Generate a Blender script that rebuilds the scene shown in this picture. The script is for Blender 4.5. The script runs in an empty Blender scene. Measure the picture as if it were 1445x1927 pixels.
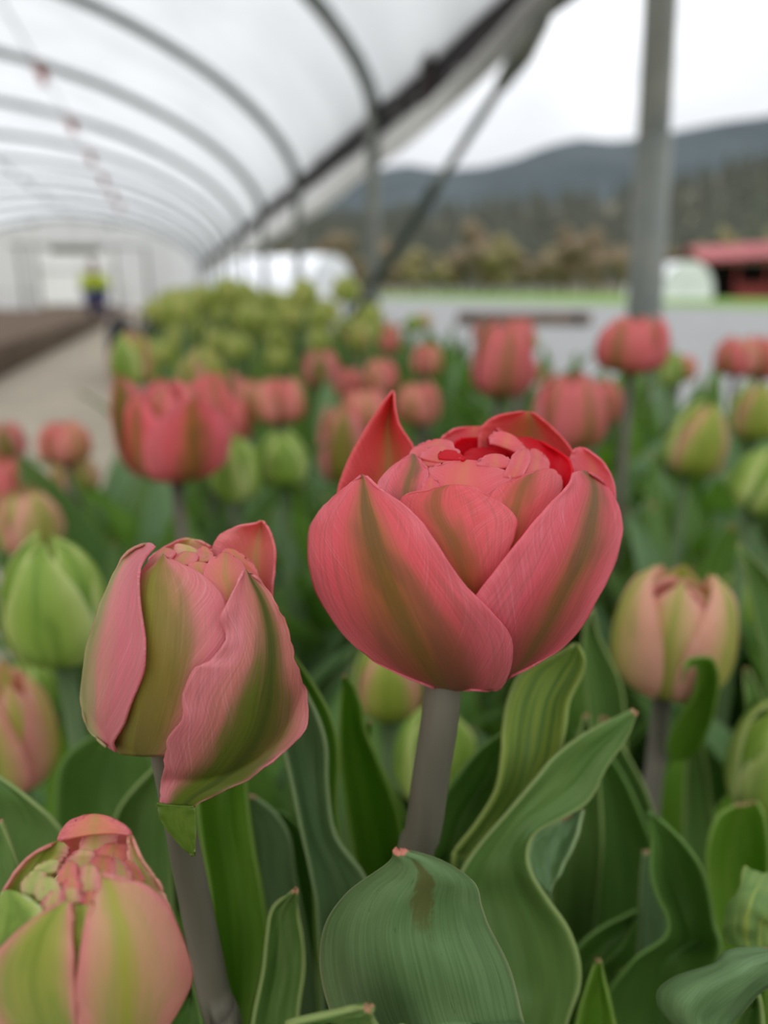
import bpy, bmesh, math, random
import numpy as np
from mathutils import Vector, Matrix, Euler, noise as mnoise

rng = random.Random(7)
SC = bpy.context.scene
COL = SC.collection

# ------------------------------------------------------------------ camera
FPX, CX, CY = 1392.0, 722.5, 963.5
PITCH = math.atan((963.5 - 550.0) / FPX)
ZC = 0.46
cam = bpy.data.cameras.new('camera')
camo = bpy.data.objects.new('camera', cam); COL.objects.link(camo)
camo.location = (0, 0, ZC)
camo.rotation_euler = (math.pi/2 - PITCH, 0, 0)
cam.sensor_fit = 'VERTICAL'; cam.sensor_height = 36.0; cam.lens = 36.0*FPX/1927.0
cam.clip_start = 0.01; cam.clip_end = 6000
cam.dof.use_dof = True; cam.dof.focus_distance = 0.134; cam.dof.aperture_fstop = 7.6
SC.camera = camo

# ------------------------------------------------------------------ sky and exposure
w = bpy.data.worlds.new('overcast_sky'); SC.world = w; w.use_nodes = True
nt = w.node_tree; nt.nodes.clear()
def N(nt, t, **k):
    n = nt.nodes.new(t)
    for a, b in k.items(): setattr(n, a, b)
    return n
wo = N(nt, 'ShaderNodeOutputWorld'); bg = N(nt, 'ShaderNodeBackground')
tc = N(nt, 'ShaderNodeTexCoord'); nz = N(nt, 'ShaderNodeTexNoise'); rp = N(nt, 'ShaderNodeValToRGB')
mp = N(nt, 'ShaderNodeMapping'); mp.inputs['Scale'].default_value = (1.0, 1.0, 2.6)
nz.inputs['Scale'].default_value = 2.4; nz.inputs['Detail'].default_value = 4; nz.inputs['Roughness'].default_value = .5
rp.color_ramp.elements[0].position = .35; rp.color_ramp.elements[0].color = (.56, .58, .62, 1)
rp.color_ramp.elements[1].position = .65; rp.color_ramp.elements[1].color = (.84, .855, .88, 1)
nt.links.new(tc.outputs['Generated'], mp.inputs['Vector']); nt.links.new(mp.outputs['Vector'], nz.inputs['Vector'])
nt.links.new(nz.outputs['Fac'], rp.inputs['Fac'])
# standard overcast sky: luminance rises smoothly from the horizon to three times that at the zenith, (1 + 2 sin h) / 3
sx = N(nt, 'ShaderNodeSeparateXYZ'); nt.links.new(tc.outputs['Generated'], sx.inputs[0])
ml = N(nt, 'ShaderNodeMath', operation='MULTIPLY_ADD'); ml.inputs[1].default_value = 2.0; ml.inputs[2].default_value = 1.0
mx_ = N(nt, 'ShaderNodeMath', operation='MAXIMUM'); mx_.inputs[1].default_value = 0.0
nt.links.new(sx.outputs[2], mx_.inputs[0]); nt.links.new(mx_.outputs[0], ml.inputs[0])
vm = N(nt, 'ShaderNodeVectorMath', operation='SCALE'); nt.links.new(rp.outputs['Color'], vm.inputs[0]); nt.links.new(ml.outputs[0], vm.inputs['Scale'])
nt.links.new(vm.outputs[0], bg.inputs['Color'])
bg.inputs['Strength'].default_value = .74
nt.links.new(bg.outputs['Background'], wo.inputs['Surface'])
vs = SC.view_settings
vs.view_transform = 'Standard'; vs.look = 'None'; vs.gamma = 1.0; vs.use_curve_mapping = False
vs.exposure = 0.43
SC.cycles.max_bounces = 5; SC.cycles.diffuse_bounces = 4; SC.cycles.glossy_bounces = 2; SC.cycles.transmission_bounces = 3
SC.cycles.adaptive_threshold = .03; SC.cycles.caustics_reflective = False; SC.cycles.caustics_refractive = False

# ------------------------------------------------------------------ geometry of the view
cp, sp = math.cos(PITCH), math.sin(PITCH)
def ray(px, py):
    x = (px - CX)/FPX; u = -(py - CY)/FPX
    return np.array([x, cp + u*sp, -sp + u*cp])
EYE = np.array([0, 0, ZC])
def PD(px, py, d): return EYE + ray(px, py)*d            # at distance d along the lens axis
def PY(px, py, Y): r = ray(px, py); return EYE + r*(Y/r[1])   # at distance Y ahead on the ground plan
TD = ray(320, 550); TD[2] = 0; TD /= np.linalg.norm(TD)   # tunnel direction
ND = np.array([TD[1], -TD[0], 0.0])                        # to its right
def TN(along, lat, z=0.0): return TD*along + ND*lat + np.array([0, 0, z])
TANG = math.atan2(TD[1], TD[0])

# ------------------------------------------------------------------ helpers
def lin(c):
    return tuple((x/255/12.92 if x/255 <= .04045 else ((x/255+.055)/1.055)**2.4) for x in c) + (1.0,)
def tag(o, label=None, cat=None, group=None, kind=None):
    if label: o['label'] = label
    if cat: o['category'] = cat
    if group: o['group'] = group
    if kind: o['kind'] = kind
    return o
def empty(name, loc=(0, 0, 0)):
    o = bpy.data.objects.new(name, None); COL.objects.link(o); o.location = Vector(loc); o.empty_display_size = .02
    return o
def obj(name, me, mat=None, parent=None, smooth=True):
    o = bpy.data.objects.new(name, me); COL.objects.link(o)
    if mat is not None and not me.materials: me.materials.append(mat)
    if parent is not None: o.parent = parent
    if smooth: me.polygons.foreach_set('use_smooth', [True]*len(me.polygons))
    return o
def mesh(name, v, f, uv=None):
    me = bpy.data.meshes.new(name)
    me.from_pydata([tuple(map(float, p)) for p in v], [], f)
    if uv is not None:
        l = me.uv_layers.new(name='UVMap')
        vi = np.empty(len(me.loops), dtype=np.int32); me.loops.foreach_get('vertex_index', vi)
        l.data.foreach_set('uv', np.asarray(uv, dtype=np.float32)[vi].ravel())
    me.update(); return me
def gridfaces(nu, nv, off=0):
    return [(off+j*nu+i, off+j*nu+i+1, off+(j+1)*nu+i+1, off+(j+1)*nu+i) for j in range(nv-1) for i in range(nu-1)]
def gridmesh(name, P):            # P: (nv, nu, 3)
    nv, nu = P.shape[:2]
    uu, vv = np.meshgrid(np.linspace(0, 1, nu), np.linspace(0, 1, nv))
    return mesh(name, P.reshape(-1, 3), gridfaces(nu, nv), np.stack([uu, vv], -1).reshape(-1, 2))
def crs(pts, n):                  # Catmull-Rom through pts, n samples
    P = np.asarray(pts, float); k = len(P)
    t = np.linspace(0, k-1-1e-9, n); i = np.floor(t).astype(int); f = (t-i)
    f = f.reshape((-1,)+(1,)*(P.ndim-1))
    Pe = np.concatenate([[2*P[0]-P[1]], P, [2*P[-1]-P[-2]]])
    a, b, c, d = Pe[i], Pe[i+1], Pe[i+2], Pe[i+3]
    return .5*(2*b+(c-a)*f+(2*a-5*b+4*c-d)*f**2+(3*b-a-3*c+d)*f**3)
def solid(o, t):
    m = o.modifiers.new('thickness', 'SOLIDIFY'); m.thickness = t; m.offset = 0
    return o
def bx(bm, c, s, M=None):
    r = bmesh.ops.create_cube(bm, size=1.0)
    for v in r['verts']:
        v.co = Vector((v.co.x*s[0]+c[0], v.co.y*s[1]+c[1], v.co.z*s[2]+c[2]))
    if M is not None: bmesh.ops.transform(bm, matrix=M, verts=r['verts'])
    return r['verts']
def bmdone(name, bm, mat, parent=None, smooth=False):
    me = bpy.data.meshes.new(name); bm.normal_update(); bm.to_mesh(me); bm.free()
    return obj(name, me, mat, parent, smooth)
def boxo(name, c, s, mat, parent=None, M=None, bev=0.0):
    bm = bmesh.new(); bx(bm, c, s, M)
    if bev: bmesh.ops.bevel(bm, geom=bm.edges[:], offset=bev, segments=2, affect='EDGES')
    return bmdone(name, bm, mat, parent)
def tubemesh(name, pts, rad, seg=12, caps=True):
    P = np.asarray(pts, float); n = len(P)
    R = np.full(n, rad) if np.isscalar(rad) else np.asarray(rad, float)
    tg = np.gradient(P, axis=0); tg /= np.linalg.norm(tg, axis=1)[:, None]
    ref = np.array([0, 0, 1.0]) if abs(tg[0][2]) < .9 else np.array([1.0, 0, 0])
    v = []
    for i in range(n):
        a = np.cross(tg[i], ref); a /= np.linalg.norm(a); b = np.cross(a, tg[i]); ref = b
        for k in range(seg):
            an = 2*math.pi*k/seg
            v.append(P[i]+R[i]*(math.cos(an)*a+math.sin(an)*b))
    f = [(i*seg+k, i*seg+(k+1) % seg, (i+1)*seg+(k+1) % seg, (i+1)*seg+k) for i in range(n-1) for k in range(seg)]
    if caps: f += [tuple(range(seg))[::-1], tuple(range((n-1)*seg, n*seg))]
    uv = [(k/seg, i/(n-1)) for i in range(n) for k in range(seg)]
    return mesh(name, v, f, uv)
def vn(x, y=0, z=0): return mnoise.noise(Vector((x, y, z)))

# ------------------------------------------------------------------ materials
def newmat(name):
    m = bpy.data.materials.new(name); m.use_nodes = True
    t = m.node_tree; t.nodes.clear()
    return m, t, N(t, 'ShaderNodeOutputMaterial')
class G:                                       # tiny node-graph helper
    def __init__(s, t): s.t = t
    def put(s, sock, v):
        if isinstance(v, (int, float)): sock.default_value = v
        elif isinstance(v, tuple): sock.default_value = v
        else: s.t.links.new(v, sock)
    def m(s, op, a, b=0.0, c=0.0, clamp=False):
        n = N(s.t, 'ShaderNodeMath', operation=op, use_clamp=clamp)
        s.put(n.inputs[0], a); s.put(n.inputs[1], b); s.put(n.inputs[2], c); return n.outputs[0]
    def ss(s, x, a, b, lo=0.0, hi=1.0):
        n = N(s.t, 'ShaderNodeMapRange', interpolation_type='SMOOTHSTEP')
        s.put(n.inputs[0], x); s.put(n.inputs[1], a); s.put(n.inputs[2], b); s.put(n.inputs[3], lo); s.put(n.inputs[4], hi); return n.outputs[0]
    def mix(s, f, a, b, mode='MIX'):
        n = N(s.t, 'ShaderNodeMix', data_type='RGBA', blend_type=mode, clamp_factor=True)
        s.put(n.inputs[0], f); s.put(n.inputs[6], a); s.put(n.inputs[7], b); return n.outputs[2]
    def xyz(s, x, y, z=0.0):
        n = N(s.t, 'ShaderNodeCombineXYZ'); s.put(n.inputs[0], x); s.put(n.inputs[1], y); s.put(n.inputs[2], z); return n.outputs[0]
    def noise(s, vec, scale, detail=2.0, rough=.5):
        n = N(s.t, 'ShaderNodeTexNoise'); s.put(n.inputs['Vector'], vec); s.put(n.inputs['Scale'], scale); s.put(n.inputs['Detail'], detail); s.put(n.inputs['Roughness'], rough); return n.outputs['Fac']
def surf_out(t, g, out, colour, rough=.5, trans=.25, tcol=None, bump=None, bstr=.2, spec=.35, bdist=.001):
    p = N(t, 'ShaderNodeBsdfPrincipled'); g.put(p.inputs['Base Color'], colour); g.put(p.inputs['Roughness'], rough)
    p.inputs['Specular IOR Level'].default_value = spec
    if bump is not None:
        b = N(t, 'ShaderNodeBump'); g.put(b.inputs['Height'], bump); b.inputs['Strength'].default_value = bstr; b.inputs['Distance'].default_value = bdist
        t.links.new(b.outputs['Normal'], p.inputs['Normal'])
    if trans > 0:
        tr = N(t, 'ShaderNodeBsdfTranslucent'); g.put(tr.inputs['Color'], tcol if tcol is not None else colour)
        mx = N(t, 'ShaderNodeMixShader'); mx.inputs[0].default_value = trans
        t.links.new(p.outputs[0], mx.inputs[1]); t.links.new(tr.outputs[0], mx.inputs[2]); t.links.new(mx.outputs[0], out.inputs['Surface'])
    else: t.links.new(p.outputs[0], out.inputs['Surface'])
def uvs(t):
    u = N(t, 'ShaderNodeUVMap'); s = N(t, 'ShaderNodeSeparateXYZ'); t.links.new(u.outputs[0], s.inputs[0])
    return s.outputs[0], s.outputs[1]

def petal_mat(name, edge, edge2, flame, rib, base, w0=.7, w1=.3, soft=.35, flame_amt=.9, base_amt=.6, trans=.22, mid=0.5, base_h=.45, rim=None):
    m, t, out = newmat(name); g = G(t); u, v = uvs(t)
    oi = N(t, 'ShaderNodeObjectInfo'); rnd = oi.outputs['Random']
    du = g.m('SUBTRACT', u, mid); uu = g.m('MULTIPLY', g.m('ABSOLUTE', du), 2.0)
    off = g.m('MULTIPLY', rnd, 37.0)
    # long fibres that fan out from the midrib toward the margin
    fan = g.m('MULTIPLY', uu, g.m('SUBTRACT', 1.25, g.m('MULTIPLY', v, .55)))
    fib = g.noise(g.xyz(g.m('MULTIPLY', du, 34.0), g.m('MULTIPLY', v, 2.2), off), 1.6, 3.0, .6)
    diag = g.noise(g.xyz(g.m('SUBTRACT', g.m('MULTIPLY', v, 70.0), g.m('MULTIPLY', fan, 34.0)), g.m('MULTIPLY', uu, 1.2), off), 1.2, 3.0, .6)
    big = g.noise(g.xyz(g.m('MULTIPLY', du, 4.0), g.m('MULTIPLY', v, 2.0), off), 1.2, 2.0)
    wv = g.m('ADD', g.m('MULTIPLY', g.m('SUBTRACT', 1.0, v), w0-w1), w1)
    e = g.m('ADD', g.m('SUBTRACT', wv, uu), g.m('ADD', g.m('MULTIPLY', g.m('SUBTRACT', fib, .5), .42), g.m('MULTIPLY', g.m('SUBTRACT', big, .5), .55)))
    mask = g.m('MULTIPLY', g.ss(e, -soft*.5, soft), flame_amt)
    col = g.mix(g.ss(g.m('ADD', uu, g.m('MULTIPLY', g.m('SUBTRACT', big, .5), .8)), .3, 1.0), lin(edge2), lin(edge))
    col = g.mix(g.m('MULTIPLY', g.ss(diag, .52, .72), g.m('MULTIPLY', g.ss(uu, .15, .6), .42)), col, lin(tuple(min(255, c+48) for c in edge)))
    col = g.mix(g.m('MULTIPLY', g.ss(diag, .5, .3), g.m('MULTIPLY', g.ss(uu, .15, .6), .30)), col, lin(tuple(int(c*.82) for c in edge)))
    bm_ = g.m('MULTIPLY', g.ss(g.m('ADD', v, g.m('MULTIPLY', g.m('SUBTRACT', fib, .5), .25)), base_h, .05), g.m('MULTIPLY', g.ss(uu, .82, .3), base_amt))
    col = g.mix(mask, col, lin(flame))
    col = g.mix(bm_, col, lin(base))
    col = g.mix(g.m('MULTIPLY', g.m('MULTIPLY', g.ss(big, .48, .62), mask), .6), col, lin(base))
    ribm = g.m('MULTIPLY', g.ss(g.m('ADD', uu, g.m('MULTIPLY', g.m('SUBTRACT', fib, .5), .22)), .17, .02), .7*flame_amt)
    col = g.mix(ribm, col, lin(rib))
    col = g.mix(g.m('MULTIPLY', g.ss(fib, .55, .36), .42), col, g.mix(.5, col, lin(rib)))
    if rim is not None: col = g.mix(g.m('MULTIPLY', g.ss(uu, .88, .98), .8), col, lin(rim))
    hgt = g.m('ADD', g.m('MULTIPLY', fib, .6), g.m('MULTIPLY', g.m('MULTIPLY', diag, uu), .8))
    surf_out(t, g, out, col, .42, trans+.12, None, hgt, .22, .3, .0009)
    return m

def leaf_mat(name, a, b, rim, trans=.3, bloom=.35, streak=None, tipc=None, patch=False):
    m, t, out = newmat(name); g = G(t); u, v = uvs(t)
    oi = N(t, 'ShaderNodeObjectInfo'); off = g.m('MULTIPLY', oi.outputs['Random'], 53.0)
    du = g.m('SUBTRACT', u, .5); uu = g.m('MULTIPLY', g.m('ABSOLUTE', du), 2.0)
    fib = g.noise(g.xyz(g.m('MULTIPLY', du, 58.0), g.m('MULTIPLY', v, 2.0), off), 1.5, 3.0, .6)
    big = g.noise(g.xyz(g.m('MULTIPLY', du, 3.0), g.m('MULTIPLY', v, 3.0), off), 1.3, 3.0)
    col = g.mix(g.ss(big, .3, .7), lin(a), lin(b))
    col = g.mix(g.m('MULTIPLY', g.ss(fib, .62, .35), .25), col, lin(tuple(int(c*.72) for c in a)))
    col = g.mix(g.m('MULTIPLY', g.ss(fib, .42, .8), bloom), col, lin((140, 166, 120)))
    if streak: col = g.mix(g.m('MULTIPLY', g.ss(g.noise(g.xyz(g.m('MULTIPLY', du, 12.0), g.m('MULTIPLY', v, 1.0), off), 1.0, 2.0), .48, .6), .8), col, lin(streak))
    col = g.mix(g.m('MULTIPLY', g.ss(uu, .945, .995), .6), col, lin(rim))
    if tipc: col = g.mix(g.ss(v, .982, .997), col, lin(tipc))
    if patch:
        # brown wet scar running down from the tip, with a ragged outline of its own
        nn = g.noise(g.xyz(g.m('MULTIPLY', u, 9.0), g.m('MULTIPLY', v, 9.0), 3.1), 2.0, 4.0, .65)
        line = g.m('ABSOLUTE', g.m('SUBTRACT', u, g.m('ADD', .47, g.m('MULTIPLY', g.m('SUBTRACT', 1.0, v), .28))))
        wd = g.m('ADD', line, g.m('MULTIPLY', g.m('SUBTRACT', nn, .5), .16))
        pm = g.m('MULTIPLY', g.ss(wd, .075, .045), g.m('MULTIPLY', g.ss(g.m('ADD', v, g.m('MULTIPLY', g.m('SUBTRACT', nn, .5), .2)), .58, .66), 1.0))
        col = g.mix(g.m('MULTIPLY', pm, .8), col, lin((98, 96, 46)))
        sp_ = g.noise(g.xyz(g.m('MULTIPLY', u, 26.0), g.m('MULTIPLY', v, 9.0), 8.0), 1.6, 3.0, .6)
        col = g.mix(g.m('MULTIPLY', g.ss(sp_, .66, .72), .45), col, lin((52, 92, 42)))
    surf_out(t, g, out, col, g.m('ADD', .38, g.m('MULTIPLY', big, .25)), trans, g.mix(.5, col, lin((120, 170, 40))), None, .18, .4, .0008)
    return m

def flat_mat(name, a, b=None, scale=8.0, rough=.7, trans=0.0, bump=.0, coord='Object', stretch=(1, 1, 1), metal=0.0, detail=4.0):
    m, t, out = newmat(name); g = G(t)
    tc = N(t, 'ShaderNodeTexCoord'); mp = N(t, 'ShaderNodeMapping'); mp.inputs['Scale'].default_value = stretch
    t.links.new(tc.outputs[coord], mp.inputs['Vector'])
    n = g.noise(mp.outputs['Vector'], scale, detail, .55)
    col = g.mix(g.ss(n, .3, .7), lin(a), lin(b or a))
    surf_out(t, g, out, col, rough, trans, None, n if bump else None, bump or .1, .3, .01)
    if metal:
        for q in t.nodes:
            if q.type == 'BSDF_PRINCIPLED': q.inputs['Metallic'].default_value = metal
    return m

M = {}
M['main_outer'] = petal_mat('coral_petal_olive_flame', (255, 134, 146), (252, 110, 120), (182, 126, 60), (126, 108, 46), (146, 88, 76), .42, .28, .34, .85, .66, .2, base_h=.55)
M['main_right'] = petal_mat('coral_petal_side_flame', (254, 128, 140), (248, 104, 118), (168, 116, 62), (130, 104, 58), (146, 82, 76), .36, .32, .3, .85, .62, .2, mid=.58, base_h=.5)
M['main_inner'] = petal_mat('coral_inner_petal', (254, 122, 130), (250, 108, 112), (186, 116, 52), (150, 106, 48), (176, 94, 50), .5, .10, .3, .72, .55, .25, mid=.4, base_h=.6)
M['main_small'] = petal_mat('coral_small_petal', (255, 138, 148), (252, 118, 128), (246, 166, 124), (242, 152, 112), (242, 92, 102), .35, .1, .3, .4, .3, .3)
M['main_back'] = petal_mat('coral_back_petal', (248, 112, 116), (244, 104, 104), (206, 142, 70), (182, 142, 66), (216, 96, 82), .5, .2, .35, .85, .4, .32)
M['main_red'] = petal_mat('red_heart_petal', (246, 34, 56), (240, 26, 48), (232, 30, 48), (228, 36, 48), (220, 18, 36), .2, .1, .3, .2, .3, .4)  # red inner petals; glow of light passing through the heart put into the colour
M['rose_outer'] = petal_mat('rose_petal_olive_flame', (242, 142, 150), (230, 144, 132), (140, 134, 58), (106, 110, 42), (134, 124, 62), .62, .4, .35, .9, .5, .2)
M['rose_left'] = petal_mat('rose_petal_green_side', (238, 134, 146), (236, 154, 148), (166, 166, 104), (156, 164, 104), (198, 186, 136), .5, .3, .4, .85, .55, .2, mid=.14)
M['rose_mid'] = petal_mat('olive_petal_rose_margin', (242, 138, 146), (214, 146, 112), (150, 136, 58), (158, 154, 62), (134, 120, 48), .95, .35, .45, .95, .7, .2, mid=.36, base_h=.6)
M['rose_front'] = petal_mat('rose_petal_dark_green_flame', (242, 146, 150), (226, 142, 126), (112, 114, 46), (76, 94, 34), (106, 128, 36), .62, .26, .32, .95, .8, .18, mid=.62, base_h=.4)
M['rose_inner'] = petal_mat('rose_inner_petal', (252, 144, 150), (250, 146, 134), (226, 172, 114), (200, 172, 90), (234, 134, 114), .5, .2, .35, .6, .3, .28)
M['peach'] = petal_mat('peach_green_petal', (250, 180, 162), (246, 194, 156), (184, 186, 90), (160, 174, 74), (160, 176, 78), .7, .35, .5, .85, .6, .24)
M['peach_green'] = petal_mat('lime_petal_pink_margin', (240, 164, 148), (206, 192, 106), (172, 184, 76), (142, 164, 58), (152, 174, 68), .9, .45, .5, .9, .6, .24, rim=(240, 160, 152))
M['peach_pink'] = petal_mat('blush_petal_lime_stripe', (246, 156, 154), (232, 178, 142), (190, 188, 80), (180, 192, 62), (166, 182, 92), .42, .22, .5, .75, .6, .24, mid=.5)
M['heart'] = petal_mat('blush_heart_petal', (252, 150, 160), (246, 194, 160), (220, 206, 124), (204, 196, 102), (220, 196, 118), .5, .2, .4, .6, .3, .3)
M['lime_heart'] = petal_mat('lime_heart_petal', (244, 206, 160), (220, 220, 140), (206, 214, 128), (196, 204, 116), (200, 210, 120), .5, .3, .4, .6, .3, .3, rim=(246, 190, 170))
M['green_bud'] = petal_mat('green_bud_petal', (214, 226, 138), (184, 206, 100), (152, 184, 76), (122, 160, 58), (98, 134, 50), .8, .6, .5, .85, .6, .24, rim=(220, 228, 164))
M['pink_mid'] = petal_mat('pink_petal', (250, 130, 136), (244, 130, 126), (178, 132, 80), (142, 122, 60), (150, 116, 70), .5, .14, .4, .75, .6, .24)
M['salmon_mid'] = petal_mat('salmon_petal', (250, 158, 148), (246, 162, 140), (200, 160, 98), (180, 156, 82), (166, 142, 80), .5, .14, .4, .7, .6, .26)
M['yellow_bud'] = petal_mat('pale_yellow_petal', (216, 210, 130), (198, 204, 116), (172, 188, 88), (150, 176, 74), (132, 164, 66), .6, .3, .4, .8, .5, .3)
M['leaf'] = leaf_mat('tulip_leaf', (98, 136, 60), (118, 152, 76), (182, 198, 124), .3, .2, tipc=(196, 150, 110))
M['leaf_blue'] = leaf_mat('glaucous_tulip_leaf', (98, 132, 80), (118, 152, 98), (170, 192, 134), .22, .3, tipc=(190, 150, 116))
M['leaf_front'] = leaf_mat('glaucous_scarred_leaf', (98, 132, 76), (118, 150, 96), (190, 194, 146), .22, .3, tipc=(224, 140, 120), patch=True)
M['leaf_bright'] = leaf_mat('bright_tulip_leaf', (104, 152, 34), (122, 164, 50), (172, 200, 104), .45, .08, tipc=(180, 150, 100))
M['leaf_dark'] = leaf_mat('deep_green_leaf', (80, 122, 44), (98, 138, 56), (136, 172, 90), .34, .12)
M['leaf_lime'] = leaf_mat('lime_streaked_leaf', (124, 160, 82), (146, 178, 96), (196, 212, 124), .36, .25, streak=(190, 206, 100))
M['bract'] = leaf_mat('green_bract', (100, 134, 40), (120, 150, 48), (156, 170, 94), .3, .05)
M['stem'] = flat_mat('dusky_stem', (104, 100, 84), (120, 114, 98), 90, .5, .06, .1, stretch=(1, 1, .15))
M['stem_green'] = flat_mat('green_stem', (92, 118, 70), (104, 126, 82), 60, .5, .1, .1, stretch=(1, 1, .15))
M['soil'] = flat_mat('dark_soil', (46, 38, 30), (30, 25, 20), 14, .95, 0, .6)
M['brown_soil'] = flat_mat('brown_soil', (134, 112, 94), (104, 84, 68), 6, .95, 0, .5)
M['path'] = flat_mat('beige_packed_path', (198, 184, 164), (178, 166, 148), 5, .9, 0, .3)
M['gravel'] = flat_mat('pale_gravel', (144, 144, 142), (128, 128, 126), 3, .9, 0, .4)
M['grass'] = flat_mat('lawn_grass', (112, 142, 56), (92, 124, 44), .6, .9, 0, .3)
M['field'] = flat_mat('dry_field', (146, 132, 96), (120, 116, 76), .05, .95, 0, .2)
M['steel'] = flat_mat('galvanised_steel', (148, 152, 150), (126, 132, 130), 10, .5, 0, 0, metal=.25, stretch=(1, 1, .3))
M['steel_warm'] = flat_mat('weathered_steel', (140, 140, 128), (112, 118, 114), 8, .55, 0, 0, metal=.15)
M['steel_dark'] = flat_mat('dull_dark_steel', (92, 100, 92), (74, 82, 76), 8, .6)
M['board'] = flat_mat('dark_wet_timber', (44, 38, 37), (32, 28, 28), 8, .75, 0, .3, stretch=(.3, .3, 1))
M['plank'] = flat_mat('brown_timber', (128, 108, 90), (98, 82, 68), 5, .8, 0, .3)
M['black'] = flat_mat('black_rubber', (34, 34, 38), (24, 24, 26), 8, .5)
M['red'] = flat_mat('red_cord', (190, 96, 88), (176, 84, 78), 8, .6)
M['barn'] = flat_mat('barn_red_paint', (140, 58, 56), (116, 46, 46), 1, .7)
M['barn_roof'] = flat_mat('red_roof_metal', (166, 72, 74), (144, 58, 62), 1, .5)
M['dark'] = flat_mat('dark_timber', (50, 36, 34), (36, 28, 28), 2, .8)
M['hivis'] = flat_mat('hivis_yellow_cloth', (206, 222, 60), (190, 206, 50), 8, .8)
M['blue'] = flat_mat('blue_cloth', (44, 76, 140), (36, 62, 118), 8, .8)
M['skin'] = flat_mat('skin', (196, 150, 126), (186, 140, 116), 8, .6)
M['hair'] = flat_mat('dark_hair', (48, 38, 34), (38, 30, 28), 8, .7)
def poly_mat(name, tr=.72, c=(232, 233, 233)):
    m, t, out = newmat(name); g = G(t)
    tc = N(t, 'ShaderNodeTexCoord'); mp = N(t, 'ShaderNodeMapping'); mp.inputs['Scale'].default_value = (1, 1, .25)
    t.links.new(tc.outputs['Object'], mp.inputs['Vector'])
    n = g.noise(mp.outputs['Vector'], 2.2, 3.0, .5)
    col = g.mix(g.ss(n, .3, .7), lin(c), lin(tuple(min(255, x+12) for x in c)))
    d = N(t, 'ShaderNodeBsdfDiffuse'); g.put(d.inputs['Color'], col)
    b = N(t, 'ShaderNodeBump'); g.put(b.inputs['Height'], n); b.inputs['Strength'].default_value = .3; b.inputs['Distance'].default_value = .1
    r = N(t, 'ShaderNodeBsdfTranslucent'); g.put(r.inputs['Color'], col)
    t.links.new(b.outputs[0], d.inputs['Normal']); t.links.new(b.outputs[0], r.inputs['Normal'])
    x = N(t, 'ShaderNodeMixShader'); x.inputs[0].default_value = tr
    t.links.new(d.outputs[0], x.inputs[1]); t.links.new(r.outputs[0], x.inputs[2]); t.links.new(x.outputs[0], out.inputs['Surface'])
    return m
M['poly'] = poly_mat('greenhouse_film', .72, (220, 221, 221))
M['poly_white'] = poly_mat('white_film', .12, (240, 241, 242))
M['curtain'] = poly_mat('curtain_film', .6, (238, 237, 234))
M['mountain'] = flat_mat('hazy_conifer_mountainside', (74, 84, 87), (58, 68, 71), .006, .95, 0, 0, stretch=(1, 1, 2), detail=6)  # dark conifer forest, with the blue-grey of distance haze put into its colour
M['slope'] = flat_mat('brown_wooded_slope', (112, 104, 86), (88, 92, 80), .02, .95, 0, 0, detail=6)
M['conifer'] = flat_mat('conifer_green', (98, 98, 84), (86, 90, 80), .3, .9)
M['bare'] = flat_mat('bare_brown_twigs', (124, 106, 84), (104, 92, 70), .3, .9)
M['olive'] = flat_mat('olive_spring_foliage', (126, 116, 76), (112, 106, 70), .3, .9)

# ================================================================== SETTING
def strip(name, a0, a1, l0, l1, z0, z1, mat, label, cat, parent=None):
    pts = [TN(a, l, z) for z in (z0, z1) for (a, l) in ((a0, l0), (a1, l0), (a1, l1), (a0, l1))]
    f = [(0, 1, 2, 3), (7, 6, 5, 4), (0, 4, 5, 1), (1, 5, 6, 2), (2, 6, 7, 3), (3, 7, 4, 0)]
    o = obj(name, mesh(name, pts, f), mat, parent, False)
    if parent is None: tag(o, label, cat, kind='structure')
    return o
BED_L = -.08
strip('floor', -3, 25.2, BED_L, 1.0, -.25, 0, M['soil'], 'dark soil of the tulip bed under the leaves', 'soil')
strip('path', -3, 25.2, -.97, BED_L, -.25, -.012, M['path'], 'beige packed path running along the tulip bed to the far doorway', 'path')
strip('floor_left', -3, 25.2, -6.1, -.97, -.25, -.014, M['brown_soil'], 'bare brown soil on the far side of the beige path', 'soil')
strip('ground_gravel', -8, 60, 1.0, 17, -.25, -.02, M['gravel'], 'pale grey gravel yard outside the open tunnel side', 'gravel')
bm = bmesh.new()
q = [TN(-200, 17, -.03), TN(1200, 17, -.03), TN(1200, 900, -.03), TN(-200, 900, -.03)]
me = mesh('lawn', q, [(0, 1, 2, 3)]); bm.free()
tag(obj('lawn', me, M['grass'], None, False), 'green strip of grass beyond the gravel yard', 'grass', kind='structure')
me = mesh('ground', [(-2500, -300, -.3), (2500, -300, -.3), (2500, 2600, -.3), (-2500, 2600, -.3)], [(0, 1, 2, 3)])
tag(obj('ground', me, M['field'], None, False), 'dull dry valley ground reaching to the hills', 'ground', kind='structure')

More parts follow.
